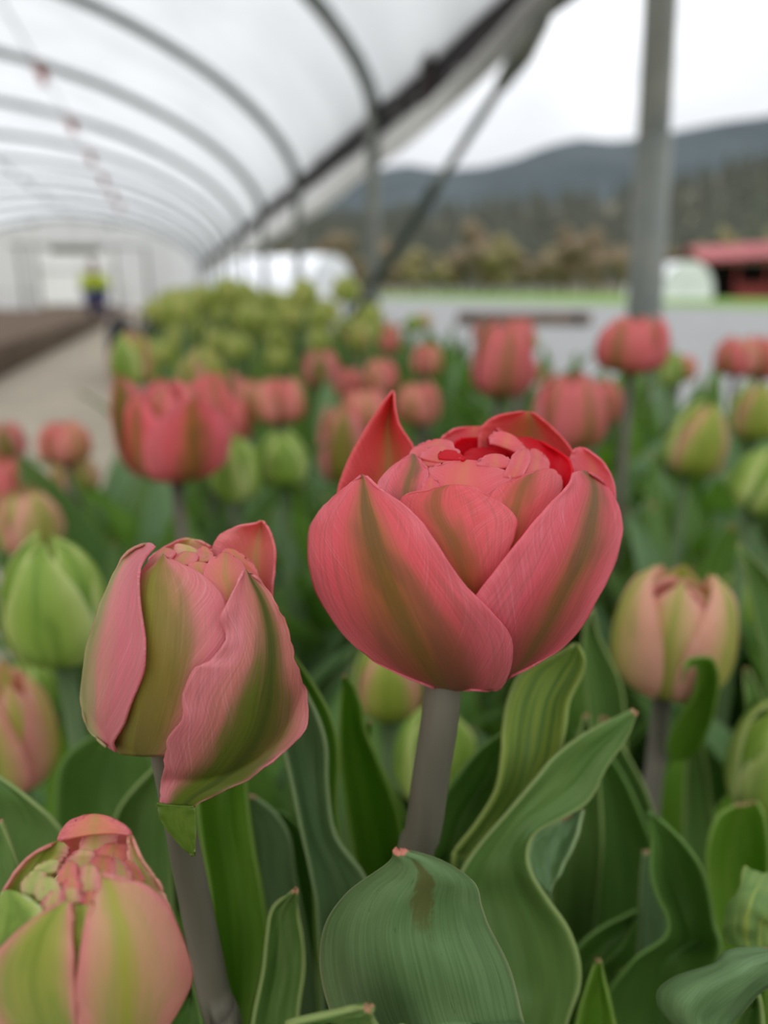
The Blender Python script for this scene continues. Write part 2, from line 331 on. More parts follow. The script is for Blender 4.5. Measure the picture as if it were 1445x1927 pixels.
# tunnel section
CL, HW, ZH = -2.5, 3.42, 1.2
S0, SP, NH = 1.3377, 2.131, 12
A_END = S0 + SP*11 + .02
def arch(t):      # t in -1..1 -> lateral, z
    c = math.sin(t*math.pi/2)
    return CL + HW*c, ZH + 1.32*max(0.0, 1-c*c)**.6
ts = np.linspace(-1, 1, 49)
al = np.arange(S0-SP-.06, A_END+.01, .355)  # cover stops just behind the camera, unseen end left open for front fill light
P = np.zeros((len(al), len(ts), 3))
for j, a in enumerate(al):
    ph = ((a-S0)/SP) % 1.0
    sag = .025*math.sin(math.pi*ph)
    for i, t in enumerate(ts):
        l, z = arch(t); k = 1+.012-sag/3.0+.004*vn(a*1.7, t*5)
        P[j, i] = TN(a, CL+(l-CL)*k, ZH+(z-ZH)*k+.03)
ceil = obj('ceiling', gridmesh('ceiling', P), M['poly'])
tag(ceil, 'white translucent plastic film stretched over the arched greenhouse hoops', 'greenhouse cover', kind='structure')
hoop_pts = []
for t in np.linspace(-1, 1, 45):
    l, z = arch(t); hoop_pts.append(TN(0, l, z))
hoop_me = tubemesh('hoop', hoop_pts, .036, 10)
for k in range(-1, NH):
    o = obj('hoop', hoop_me, M['steel'], ceil); o.location = Vector(TN(S0+SP*k, 0))
def purlin(t, name='purlin', r=.02):
    l, z = arch(t)
    obj(name, tubemesh(name, [TN(a, l, z-.045) for a in np.linspace(S0-SP, A_END, 12)], r, 8), M['steel'], ceil)
purlin(0.0); 
tt = 2/math.pi*math.asin((-.93-CL)/HW); purlin(tt, 'purlin', .007)
for k in range(3, 9):                    # faded red ties where the purlin crosses the hoops
    l, z = arch(tt)
    a = S0+SP*k
    bm = bmesh.new()
    me = tubemesh('tie', [TN(a, l-.02, z+.02), TN(a+.03, l, z-.05), TN(a, l+.01, z-.10), TN(a, l+.012, z-.17)], [.05, .05, .035, .02], 8)
    obj('tie', me, M['red'], ceil); bm.free()

def wall_side(name, lat, label, sgn):
    root = empty(name, TN(0, lat)); tag(root, label, 'greenhouse side', kind='structure')
    o0 = np.array(root.location)
    L = lambda a, l, z: TN(a, lat+l*sgn, z)-o0
    pm = tubemesh('post', [(0, 0, -.2), (0, 0, .4), (0, 0, .9), (0, 0, 1.24)], .029, 16)
    for k in range(-1, NH):
        o = obj('post', pm, M['steel_warm'], root); o.location = Vector(L(S0+SP*k, 0, 0))
        if k == 0 and sgn > 0:
            o.rotation_euler = (0, math.radians(-2.6), 0); o.location.x += .02
            sl = obj('post_sleeve', tubemesh('post_sleeve', [(0, 0, -.2), (0, 0, .3), (0, 0, .74)], .034, 16), M['steel_warm'], o)
    return root, L
wr, LW = wall_side('wall_right', .91, 'open right side of the greenhouse with steel posts, dark hip board and rolled curtain', 1)
# hip board in lengths, one per bay, butted with a dark splice plate
for k in range(-1, NH-1):
    a0, a1 = S0+SP*k, S0+SP*(k+1)
    c = [LW(a0+.004, l, z) for z in (1.135, 1.255) for l in (.045, .085)] + [LW(a1-.004, l, z) for z in (1.135, 1.255) for l in (.045, .085)]
    f = [(0, 1, 3, 2), (4, 6, 7, 5), (0, 4, 5, 1), (2, 3, 7, 6), (0, 2, 6, 4), (1, 5, 7, 3)]
    obj('hip_board', mesh('hip_board', c, f), M['board'], wr, False)
    am = a0+SP*.70
    c = [LW(am-.07, l, z) for z in (1.125, 1.272) for l in (.03, .05)] + [LW(am+.07, l, z) for z in (1.125, 1.272) for l in (.03, .05)]
    obj('splice_plate', mesh('splice_plate', c, f), M['dark'], wr, False)
# loose film hanging from the board and the rolled-up curtain beneath it
RB = lambda a: float(np.interp(a, [-1, 1.2, 1.83, 2.3, 3.28, 5.18, 9, 26], [1.19, 1.19, 1.155, 1.10, 1.03, .965, .93, .92]))
aa = np.linspace(S0-SP, A_END, 70)
P = np.array([[LW(a, .05+.006*math.sin(a*3+f_*5), 1.2+(RB(a)+.05-1.2)*f_) for f_ in np.linspace(0, 1, 6)] for a in aa])
obj('curtain_skirt', gridmesh('curtain_skirt', P), M['curtain'], wr)
obj('curtain_roll', tubemesh('curtain_roll', [LW(a, .06, RB(a)+.035-.006*math.sin(a*2.9)) for a in np.linspace(S0-SP, A_END, 120)], .036, 12), M['curtain'], wr)
# slanting guide pole of the roll-up side, thicker lower sleeve, clamp
b0, b1 = LW(4.35, 0, .17), LW(1.45, 0, 1.235)
bp = lambda t: b0+(b1-b0)*t
obj('brace', tubemesh('brace', [bp(0), bp(.3), bp(.6), bp(1)], .014, 12), M['steel_warm'], wr)
obj('brace_sleeve', tubemesh('brace_sleeve', [bp(.0), bp(.3), bp(.6)], .024, 12), M['steel_dark'], wr)
obj('brace_clamp', tubemesh('brace_clamp', [bp(.78), bp(.82), bp(.86)], [.02, .032, .02], 12), M['steel_warm'], wr)
# low boards at the foot
for k in range(-1, NH-1):
    a0, a1 = S0+SP*k, S0+SP*(k+1)
    c = [LW(a0+.004, l, z) for z in (-.05, .14) for l in (.04, .075)] + [LW(a1-.004, l, z) for z in (-.05, .14) for l in (.04, .075)]
    obj('base_board', mesh('base_board', c, f), M['board'], wr, False)
wl, LL_ = wall_side('wall_left', 2*CL-.91, 'far left side of the greenhouse closed with white film', -1)
P = np.array([[LL_(a, .06+.01*math.sin(a*4), z) for z in np.linspace(1.26, -.1, 5)] for a in np.linspace(S0-SP, A_END, 60)])
obj('film', gridmesh('film', P), M['poly'], wl)

# far end wall with doorway
wb = empty('wall_back', TN(A_END, CL)); tag(wb, 'far end wall of white film with an open framed doorway', 'end wall', kind='structure')
o0 = np.array(wb.location); E = lambda l, z, d=0: TN(A_END+d, l, z)-o0
DL, DR, DZ = -3.72, -1.55, 1.62
def endpanel(pts, name='film'):
    obj(name, mesh(name, [E(*p) for p in pts], [tuple(range(len(pts)))]), M['poly'], wb, False)
ar = [arch(t) for t in np.linspace(-1, 1, 41)]
endpanel([(CL-HW, -.1)]+[a for a in ar if a[0] < DL]+[(DL, 2.2), (DL, -.1)])
endpanel([(DR, -.1), (DR, 2.2)]+[a for a in ar if a[0] > DR]+[(CL+HW, -.1)])
endpanel([(DL, DZ)]+[(DL, 2.2)]+[a for a in ar if DL <= a[0] <= DR]+[(DR, 2.2), (DR, DZ)])
for l in (DL, DR, -4.15, -.62):
    obj('frame_post', tubemesh('frame_post', [E(l, -.1, -.05), E(l, .9, -.05), E(l, DZ+.12, -.05)], .045, 8), M['steel_warm'], wb)
obj('header_beam', tubemesh('header_beam', [E(-3.3, DZ+.02, -.08), E(-2.5, DZ+.02, -.08), E(-1.9, DZ+.02, -.08)], .085, 8), flat_mat('olive_timber', (96, 92, 62), (80, 76, 52), 2, .8), wb)
obj('cross_rail', tubemesh('cross_rail', [E(-4.4, DZ+.16, -.05), E(-2.5, DZ+.16, -.05), E(-.6, DZ+.16, -.05)], .03, 8), M['steel_warm'], wb)
for s in ((-5.8, DL), (DR, .85)):
    obj('girt', tubemesh('girt', [E(s[0], .5, -.05), E((s[0]+s[1])/2, .5, -.05), E(s[1], .5, -.05)], .035, 8), M['poly_white'], wb)

# raised bed of brown boards left of the path
rb = empty('raised_bed', TN(8, -1.5)); tag(rb, 'low raised bed of weathered brown boards across the path from the tulips', 'raised bed')
o0 = np.array(rb.location)
for k in range(4):
    for r in range(2):
        a0 = 3.2+k*2.2
        c = [TN(a0+.01, l, z)-o0 for z in (.0+r*.085, .08+r*.085) for l in (-1.02, -.985)]+[TN(a0+2.19, l, z)-o0 for z in (.0+r*.085, .08+r*.085) for l in (-1.02, -.985)]
        obj('plank', mesh('plank', c, f), M['plank'], rb, False)
P = np.array([[TN(a, l, .13+.03*vn(a*2, l*3))-o0 for l in np.linspace(-1.02, -2.3, 12)] for a in np.linspace(3.2, 11.98, 60)])
sb = obj('soil_fill', gridmesh('soil_fill', P), M['brown_soil'], rb)

# ---------------- outside: neighbouring hoop houses, barn, hills, trees
def hoophouse(name, near, width, height, length, ang, label):
    r = empty(name, near); r.rotation_euler = (0, 0, ang); tag(r, label, 'hoop house', 'neighbouring white hoop houses')
    sec = []
    for t in np.linspace(-1, 1, 25):
        c = math.sin(t*math.pi/2); sec.append((width/2*c, height*(1-c*c)**.42))
    P = np.array([[(x, y, z-.03) for x, z in sec] for y in np.linspace(0, length, 12)])
    obj('cover', gridmesh('cover', P), M['poly_white'], r)
    me = mesh('end_film', [(x, 0.0, z-.03) for x, z in sec], [tuple(range(25))]); obj('end_film', me, M['poly_white'], r, False)
    for k in range(6):
        obj('hoop', tubemesh('hoop', [(x*1.004, length*k/5, z*1.004-.03) for x, z in sec], .03, 6), M['steel'], r)
    obj('end_rail', tubemesh('end_rail', [(-width/2, -.02, .5*height), (0, -.02, .5*height), (width/2, -.02, .5*height)], .03, 6), M['steel'], r)
    return r
p = PY(628, 550, 43.0); p[2] = 0
hoophouse('hoop_house', p, 5.2, 2.5, 15, math.pi/2-.42, 'large white plastic hoop house seen beyond the open greenhouse side')
p = PY(1294, 550, 52.0); p[2] = 0
hoophouse('hoop_house', p, 3.5, 2.5, 8, 0.0, 'small white hoop house standing on the grass beside the red barn')
hoophouse('hoop_house', TN(34, -2.9), 8.0, 2.6, 20, TANG-math.pi/2, 'white hoop house showing through the far doorway')
br = empty('barn', PY(1440, 550, 60)*np.array([1, 1, 0])); br.rotation_euler = (0, 0, -.1); tag(br, 'red barn with a red metal roof and a dark open front', 'barn')
bm = bmesh.new()
for x in (-4.6, -2.3, 0, 2.3, 4.6, 6.8): bx(bm, (x, 0, 1.3), (.22, .22, 2.6))
bmdone('front_posts', bm, M['barn'], br)
boxo('back_wall', (1.1, 5, 1.4), (11.6, .15, 2.8), M['dark'], br); boxo('side_wall', (-4.6, 2.5, 1.4), (.15, 5, 2.8), M['dark'], br); boxo('side_wall', (6.8, 2.5, 1.4), (.15, 5, 2.8), M['dark'], br)
boxo('lower_boarding', (1.6, .05, .55), (8.0, .1, 1.1), M['barn'], br)
me = mesh('roof', [(-5.4, -.9, 2.75), (7.6, -.9, 3.5), (7.6, 3, 4.6), (-5.4, 3, 3.9), (7.6, 6, 3.0), (-5.4, 6, 3.0)], [(0, 1, 2, 3), (3, 2, 4, 5)])
solid(obj('roof', me, M['barn_roof'], br, False), .12)
for k in range(12):
    x = -5.2+k*1.15; z0 = 2.75+(x+5.4)/13*.75
    obj('roof_seam', tubemesh('roof_seam', [(x, -.9, z0+.07), (x, 1, z0+.07+.56), (x, 3, z0+.07+1.13)], .05, 5), M['barn_roof'], br)
boxo('fascia', (1.1, -.92, 3.0), (13.0, .06, .2), M['barn'], br, Matrix.Rotation(-.0577, 4, 'Y'))

# mountains: a real ridge 1.5 km away, wooded foothill in front
ridge = [(-2600, 250), (300, 310), (560, 315), (700, 320), (760, 306), (830, 318), (900, 312), (960, 296), (1010, 274), (1070, 258), (1140, 264), (1200, 254), (1260, 240), (1330, 226), (1400, 216), (1500, 196), (1800, 150), (2300, 190), (4200, 260)]
def ridge_h(x, Y): 
    px = x/Y*1455+CX
    py = np.interp(px, [r[0] for r in ridge], [r[1] for r in ridge])
    return PY(CX, py, Y)[2]
def hill(name, Y0, Y1, hf, mat, label, n=180, m=26):
    xs = np.linspace(-2600, 2600, n)*(Y1/1500.0)
    P = np.zeros((m, n, 3))
    for j in range(m):
        s = j/(m-1); Y = Y0+(Y1-Y0)*s
        for i, x in enumerate(xs):
            h = hf(x, Y1)
            z = h*(s**1.15)*(1+.10*vn(x*.004, s*3))+h*.05*vn(x*.012, s*8, 3)*math.sin(math.pi*s)
            if j == m-1: z = h
            P[j, i] = (x, Y, z-2)
    back = P[-1].copy(); back[:, 1] += (Y1-Y0)*.6; back[:, 2] = -5
    P = np.concatenate([P, back[None]])
    return tag(obj(name, gridmesh(name, P), mat), label, 'mountain', kind='structure')
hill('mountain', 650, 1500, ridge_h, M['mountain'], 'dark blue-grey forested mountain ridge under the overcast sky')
low = [(-2600, 400), (300, 420), (600, 420), (720, 415), (900, 400), (980, 385), (1100, 380), (1200, 360), (1300, 330), (1445, 300), (1800, 280), (4200, 330)]
def low_h(x, Y):
    px = x/Y*1455+CX
    return PY(CX, np.interp(px, [r[0] for r in low], [r[1] for r in low]), Y)[2]
hill('hill', 260, 620, low_h, M['slope'], 'lower brown wooded slope at the foot of the mountain', 160, 18)

# trees: conifers scattered on the slope (stuff), a row of leafless brown trees as individuals
def blob(bm, c, r, sz=1.0, seed=0, sub=1):
    q = bmesh.ops.create_icosphere(bm, subdivisions=sub, radius=1.0)
    for v in q['verts']:
        d = 1+.35*vn(v.co.x*1.7+seed, v.co.y*1.7, v.co.z*1.7)
        v.co = Vector((c[0]+v.co.x*r*d, c[1]+v.co.y*r*d, c[2]+v.co.z*r*sz*d))
def hillz(x, Y):
    if Y < 620: s = (Y-260)/360; return max(0, low_h(x, 620)*(max(s, 0)**1.15))-2
    return 0
V, F = [], []
for k in range(1500):
    Y = rng.uniform(300, 615); x = Y*rng.uniform(-.25, .62); z = hillz(x, Y); h = rng.uniform(9, 20); r = h*rng.uniform(.16, .24)
    b = len(V)
    for s in (0, 1, 2):
        z0 = z+h*(.05+.28*s); rr = r*(1-.27*s); zt = z0+h*.42
        b = len(V); V += [(x+rr*math.cos(i*1.047), Y+rr*math.sin(i*1.047), z0) for i in range(6)]+[(x, Y, zt)]
        F += [(b+i, b+(i+1) % 6, b+6) for i in range(6)]
tag(obj('forest', mesh('forest', V, F), M['conifer'], None, False), 'dark conifer forest covering the lower mountain slope', 'forest', kind='stuff')
def tree(px, Y, h, mat, label, name='tree', group='leafless trees along the valley edge'):
    p = PY(px, 550, Y); r = empty(name, (p[0], p[1], -.1)); tag(r, label, 'tree', group)
    obj('trunk', tubemesh('trunk', [(0, 0, 0), (h*.01, 0, h*.3), (-h*.01, 0, h*.6), (0, 0, h*.85)], [h*.025, h*.02, h*.012, h*.004], 7), M['bare'], r)
    bm = bmesh.new()
    for k in range(9):
        a = rng.uniform(0, 6.28); q = rng.uniform(.05, .24)*h
        blob(bm, (q*math.cos(a), q*math.sin(a), h*rng.uniform(.3, .85)), h*rng.uniform(.12, .2), 1.1, k*3.1)
    me = bpy.data.meshes.new('crown'); bm.to_mesh(me); bm.free()
    obj('crown', me, mat, r)
n = 0
for px in range(560, 1560, 30):
    q = rng.random(); Y = rng.uniform(95, 180)
    mat = M['olive'] if q < .35 else M['bare']
    tree(px+rng.uniform(-12, 12), Y, rng.uniform(6, 11)*(Y/130)*rng.uniform(.7, 1.15), mat, 'olive spring-leafed tree in the blurred row below the mountain' if q < .35 else 'bare brown tree in the blurred row below the mountain', group='trees in leaf below the mountain' if q < .35 else 'leafless trees below the mountain')
def conifer(px, Y, h, label):
    p = PY(px, 550, Y); r = empty('conifer_tree', (p[0], p[1], -.1)); tag(r, label, 'tree')
    obj('trunk', tubemesh('trunk', [(0, 0, 0), (0, 0, h*.5), (0, 0, h*.9)], [h*.02, h*.012, .02], 6), M['bare'], r)
    V, F = [], []
    for s in range(7):
        z0 = h*(.1+.12*s); rr = h*.17*(1-s/7.6); b = len(V)
        V += [(rr*(1+.25*(i % 2))*math.cos(i*.5236), rr*(1+.25*(i % 2))*math.sin(i*.5236), z0-(i % 2)*h*.03) for i in range(12)]+[(0, 0, z0+h*.2)]
        F += [(b+i, b+(i+1) % 12, b+12) for i in range(12)]
    obj('crown', mesh('crown', V, F), M['conifer'], r, False)
conifer(1405, 110, 17, 'tall dark conifer rising behind the red barn')
conifer(1330, 130, 15, 'slimmer dark conifer between the steel post and the red barn')
# low timber edging out on the gravel
le = empty('timber_edging', TN(9, 4)); tag(le, 'low dark timber edging lying on the gravel outside', 'timber edging')
p0, p1 = PY(860, 600, 11.5), PY(1110, 600, 11.5)
boxo('beam', ((p0[0]+p1[0])/2-le.location[0], 11.5-le.location[1], .08), (p1[0]-p0[0], .18, .19), M['plank'], le, None, .01)
boxo('stake', (p0[0]-le.location[0]+.2, 11.38-le.location[1], .06), (.06, .05, .24), M['dark'], le); boxo('stake', (p1[0]-le.location[0]-.2, 11.38-le.location[1], .06), (.06, .05, .24), M['dark'], le)

# ---------------- person crouching on the path far inside, and a low cart
def person(loc, rz):
    r = empty('person', loc); r.rotation_euler = (0, 0, rz)
    tag(r, 'crouching person in a yellow-green jacket and blue trousers far down the path', 'person')
    def skin(name, verts, edges, rad, mat, root=0):
        me = bpy.data.meshes.new(name); me.from_pydata(verts, edges, [])
        o = obj(name, me, mat, r, False)
        md = o.modifiers.new('skin', 'SKIN'); 
        for i, q in enumerate(rad): me.skin_vertices[0].data[i].radius = (q, q) if not isinstance(q, tuple) else q
        me.skin_vertices[0].data[root].use_root = True
        o.modifiers.new('sub', 'SUBSURF').levels = 2; o.modifiers['sub'].render_levels = 2
        return o
    # body: pelvis, spine, neck, head, arms, folded legs
    v = [(0, 0, .34), (.06, 0, .5), (.12, 0, .68), (.15, 0, .78), (.17, 0, .84),
         (.13, .17, .72), (.24, .22, .5), (.42, .14, .38), (.13, -.17, .72), (.24, -.22, .5), (.42, -.14, .38),
         (.02, .1, .32), (.36, .13, .42), (.16, .12, .1), (.32, .13, .05), (.02, -.1, .32), (.36, -.13, .30), (.05, -.12, .1), (-.08, -.12, .05)]
    e = [(0, 1), (1, 2), (2, 3), (3, 4), (2, 5), (5, 6), (6, 7), (2, 8), (8, 9), (9, 10), (0, 11), (11, 12), (12, 13), (13, 14), (0, 15), (15, 16), (16, 17), (17, 18)]
    rad = [(.13, .16), (.14, .17), (.14, .18), .06, .055, .07, .055, .04, .07, .055, .04, .1, .085, .06, .05, .1, .085, .06, .05]
    b = skin('body', v, e, rad, M['blue'])
    jv = [v[1], v[2], v[3], v[5], v[6], v[8], v[9]]; je = [(0, 1), (1, 2), (1, 3), (3, 4), (1, 5), (5, 6)]
    skin('jacket', jv, je, [(.17, .2), (.17, .21), .075, .09, .07, .09, .07], M['hivis'])
    bm = bmesh.new(); bmesh.ops.create_uvsphere(bm, u_segments=16, v_segments=12, radius=1)
    for q in bm.verts:
        z = q.co.z; q.co = Vector((.2+q.co.x*.095*(1 if q.co.x < 0 else 1.02), q.co.y*.078*(1-.18*max(0, -z)), .93+z*.115))
    h = bmdone('head', bm, M['skin'], r, True)
    bm = bmesh.new(); bmesh.ops.create_uvsphere(bm, u_segments=14, v_segments=10, radius=1)
    for q in bm.verts: q.co = Vector((.185+q.co.x*.1, q.co.y*.088, .955+max(q.co.z, -.5)*.1))
    bmdone('hair', bm, M['hair'], r, True)
    bm = bmesh.new(); blob(bm, (.3, 0, .92), .016, 1.4, 0); bmdone('nose', bm, M['skin'], h, True)
    for s in (-1, 1):
        bm = bmesh.new(); blob(bm, (.283, .03*s, .945), .011, .7, 1); bmdone('eye', bm, M['black'], h, True)
        for k in range(4):
            obj('finger', tubemesh('finger', [(.44, .14*s+(k-1.5)*.018, .37), (.49, .14*s+(k-1.5)*.018, .35), (.515, .14*s+(k-1.5)*.018, .31)], [.009, .0085, .007], 6), M['skin'], b)
        obj('thumb', tubemesh('thumb', [(.43, .14*s-.04*s, .37), (.46, .14*s-.055*s, .345), (.48, .14*s-.05*s, .32)], [.01, .009, .007], 6), M['skin'], b)
        boxo('boot', (.36 if s > 0 else -.02, .12*s, .03), (.25, .09, .08), M['black'], r, None, .02)
p = PY(182, 550, 14.6)
person((p[0], p[1], -.012), -1.3)
def cart():
    p = TN(4.7, -.205); r = empty('garden_cart', (p[0], p[1], -.012)); r.rotation_euler = (0, 0, TANG)
    tag(r, 'low black garden cart with fat rubber wheels standing on the path', 'cart')
    for x in (-.42, .42):
        for y in (-.085, .085):
            me = bpy.data.meshes.new('wheel'); bm = bmesh.new()
            prof = [(.06, -.04), (.13, -.045), (.155, -.025), (.16, 0), (.155, .025), (.13, .045), (.06, .04)]
            vs_ = [[bm.verts.new((x+a*math.cos(k*math.pi/12), y+b, .16+a*math.sin(k*math.pi/12))) for a, b in prof] for k in range(24)]
            for k in range(24):
                for i in range(6): bm.faces.new((vs_[k][i], vs_[k][i+1], vs_[(k+1) % 24][i+1], vs_[(k+1) % 24][i]))
            bm.to_mesh(me); bm.free(); wh = obj('wheel', me, M['black'], r)
            obj('hub', tubemesh('hub', [(x, y-.05, .16), (x, y, .16), (x, y+.05, .16)], .062, 12), M['steel_warm'], wh)
    boxo('bed', (0, 0, .25), (1.05, .2, .03), M['black'], r, None, .005)
    boxo('side', (0, .10, .29), (1.05, .02, .08), M['black'], r); boxo('side', (0, -.10, .29), (1.05, .02, .08), M['black'], r)
    obj('handle', tubemesh('handle', [(.5, 0, .26), (.8, 0, .34), (1.1, 0, .33)], .015, 8), M['black'], r)
cart()

# ================================================================== TULIPS
# ---- traced foreground: pixel outlines carried by a rounded body of real depth
class Body:
    def __init__(s, cx, cy, rx, ry, rz, D): s.c = (cx, cy); s.r = (rx, ry); s.D = D; s.rz = rz/FPX*D
    def depth(s, x, y, k):
        q = ((x-s.c[0])/s.r[0])**2+((y-s.c[1])/s.r[1])**2; q = math.sqrt(q)/k
        h = math.sqrt(max(0.0, 1-q*q)) if q < .985 else .1726-(q-.985)*1.3
        return s.D-s.rz*k*h
def petal(name, root, body, conv, st, k, mat, nu=29, nv=37, edge=0.0, tip=0.0, ruf=.0004, rfq=9, jag=2.0, back=None, thick=.0005, dmax=None, label=None, wav=0.0):
    st = np.array([[conv(*p) for p in s] for s in st], float)        # (k,3,2)
    S = crs(st, nv)
    sd = rng.uniform(0, 100)
    P = np.zeros((nv, nu, 3))
    for j in range(nv):
        v = j/(nv-1); L, Mp, R = S[j]
        ax = R-L; ln = max(1e-6, np.linalg.norm(ax)); ax = ax/ln; pr = np.array([-ax[1], ax[0]])
        tm = min(.85, max(.15, (Mp-L)@ax/ln)); off = (Mp-L)@pr; kk = math.log(tm)/math.log(.5)
        jl = jag*(vn(v*14+sd, 1)+.5*vn(v*37+sd, 4))*math.sin(math.pi*min(1, v*1.0))**.4; jr = jag*(vn(v*14+sd, 9)+.5*vn(v*37+sd, 14))*math.sin(math.pi*v)**.4
        for i in range(nu):
            u = -math.cos(math.pi*i/(nu-1)) if nu > 9 else i/(nu-1)*2-1
            u = .5*u+.5*(i/(nu-1)*2-1)
            t = ((u+1)/2)**kk
            p = L+ax*(ln*t)+pr*off*(1-u*u)
            a = abs(u)
            p = p+ax*((jl if u < 0 else jr)*a**4)
            if back is None: d = body.depth(p[0], p[1], k+edge*a**3+tip*v**3)
            else: d = body.D+body.rz*(back[0]+back[1]*(1-u*u)+(back[2]*v if len(back) > 2 else 0))
            if dmax is not None: d = min(d, body.D-body.rz*dmax)+0
            d += ruf*(a**4)*vn(v*rfq+sd, u*.8)*2+wav*vn(v*3+sd, u*2)
            P[j, i] = PD(p[0], p[1], d)
    P -= np.array(root.location)
    o = obj(name, gridmesh(name, P), mat, root); solid(o, thick)
    if label: o['label'] = label
    return o
def leaf(root, st, mat, base=None, nu=17, nv=41, name='leaf', thick=.0009, wav=.002, label=None, sd=None):
    """st: base -> tip rows (Lx,Ly,Rx,Ry,Y[,fold[,skew[,midshift]]])"""
    rows = []
    rl = np.array(root.location)
    if base is None: base = rl
    if base is not False:
        c = PY((st[0][0]+st[0][2])/2, (st[0][1]+st[0][3])/2, st[0][4]); d = (c-base); d[2] = 0
        b = np.array([base[0]+d[0]*.15, base[1]+d[1]*.15, .0])
        rows.append([b+np.array([-.007, 0, 0]), b+np.array([0, .004, 0]), b+np.array([.007, 0, 0])])
        L = PY(st[0][0], st[0][1], st[0][4]); R = PY(st[0][2], st[0][3], st[0][4])
        for f_ in (.4, .75):
            m_ = b+(c-b)*f_; wv = (R-L)*(.25+.6*f_)
            rows.append([m_-wv/2, m_+np.array([0, .004, 0]), m_+wv/2])
    for s in st:
        lx, ly, rx, ry, Y = s[:5]; fold = s[5] if len(s) > 5 else .004; sk = s[6] if len(s) > 6 else 0; ms = s[7] if len(s) > 7 else .5
        rows.append([PY(lx, ly, Y-sk/2), PY(lx+(rx-lx)*ms, ly+(ry-ly)*ms, Y+fold), PY(rx, ry, Y+sk/2)])
    S = crs(np.array(rows), nv)
    P = np.zeros((nv, nu, 3)); sd = rng.uniform(0, 99) if sd is None else sd
    for j in range(nv):
        L, Mm, R = S[j]; v = j/(nv-1)
        for i in range(nu):
            u = i/(nu-1)*2-1
            # quadratic through L, M, R
            p = L*(u*(u-1)/2)+Mm*(1-u*u)+R*(u*(u+1)/2)
            p = p+np.array([0, 1, 0])*wav*(abs(u)**2)*vn(v*4+sd, u)+np.array([0, .001, .0])*vn(u*3+sd, v*5)
            P[j, i] = p
    o = obj(name, gridmesh(name, P-rl), mat, root); solid(o, thick)
    if label: o['label'] = label
    return o
def stem(root, pts, r0=.0042, r1=.005, mat='stem', seg=14):
    P = crs(np.array(pts), 20)-np.array(root.location)
    return obj('stem', tubemesh('stem', P, np.linspace(r0, r1, 20), seg), M[mat], root)
def zoomer(x0, y0, s): return lambda a, b: (x0+a/s, y0+b/s)

# ---------- 1. the big coral tulip
B1 = Body(876, 1036, 293, 266, 280, .155)
zc = zoomer(560, 720, 2.258)
fb = PD(838, 1288, .150)
t1b = PY(770, 1730, fb[1]+.004)
T1 = empty('tulip', (t1b[0]-.006, t1b[1]+.002, 0))
tag(T1, 'large open coral-pink double tulip in sharp focus at the centre with olive flames', 'tulip', 'pink double tulips in the near bed')
stem(T1, [T1.location, np.array(T1.location)*.5+t1b*.5+np.array([0, 0, 0]), t1b, PY(797, 1560, fb[1]+.003), PY(812, 1450, fb[1]+.002), PY(828, 1350, fb[1]+.001), fb+np.array([0, .004, .004])], .0044, .0038)
PT = lambda *a, **k: petal('petal', T1, B1, zc, *a, **k)
PT([((575, 1296), (640, 1306), (735, 1304)), ((420, 1232), (610, 1280), (858, 1302)), ((280, 1150), (555, 1205), (905, 1200)), ((160, 1022), (480, 1070), (910, 1090)), ((85, 895), (420, 940), (835, 985)), ((48, 765), (370, 810), (722, 870)), ((50, 640), (330, 690), (622, 738)), ((84, 560), (305, 580), (530, 594)), ((150, 488), (292, 500), (430, 502)), ((218, 430), (285, 435), (345, 446)), ((266, 398), (280, 392), (294, 400))],
   1.0, M['main_outer'], edge=.02, tip=.03, jag=2.5, ruf=.0006)
PT([((760, 1270), (840, 1280), (905, 1247)), ((720, 1190), (930, 1200), (1010, 1198)), ((690, 1080), (970, 1110), (1125, 1124)), ((690, 985), (1030, 1000), (1210, 1030)), ((752, 910), (1090, 880), (1278, 905)), ((832, 808), (1150, 770), (1338, 790)), ((922, 694), (1190, 660), (1376, 660)), ((1002, 594), (1215, 560), (1372, 565)), ((1082, 505), (1235, 482), (1346, 490)), ((1150, 436), (1235, 420), (1306, 428)), ((1168, 385), (1206, 376), (1250, 388))],
   .965, M['main_right'], edge=.025, tip=.05, jag=2.5, ruf=.0006)
PT([((690, 1080), (760, 1090), (840, 1080)), ((670, 920), (760, 930), (850, 900)), ((590, 790), (735, 790), (880, 770)), ((500, 655), (690, 645), (918, 660)), ((432, 550), (650, 545), (930, 582)), ((450, 482), (645, 470), (855, 505)), ((560, 462), (655, 437), (755, 448))],
   .865, M['main_inner'], edge=.01, jag=1.2)
PT([((770, 920), (830, 920), (890, 860)), ((730, 720), (890, 740), (985, 660)), ((760, 580), (940, 600), (1060, 560)), ((810, 490), (980, 480), (1118, 460)), ((870, 430), (1010, 395), (1120, 410)), ((1000, 385), (1050, 368), (1095, 376))],
   .835, M['main_inner'], edge=.012, jag=1.5)
PT([((600, 640), (700, 660), (820, 640)), ((535, 510), (700, 510), (890, 510)), ((530, 425), (700, 415), (910, 425)), ((550, 368), (710, 355), (885, 380)), ((640, 340), (720, 332), (800, 344))],
   .815, M['main_small'], edge=.008, jag=1.5)
PT([((430, 590), (480, 600), (550, 560)), ((350, 480), (440, 510), (535, 475)), ((345, 425), (450, 430), (555, 405)), ((405, 355), (480, 350), (552, 368)), ((470, 314), (492, 307), (515, 320))],
   .825, M['main_right'], edge=.01, jag=1.2)
PT([((520, 480), (560, 500), (610, 480)), ((525, 440), (565, 440), (605, 440)), ((545, 410), (570, 405), (590, 415))], .83, M['main_small'], edge=.006, nu=13, nv=13, jag=1)
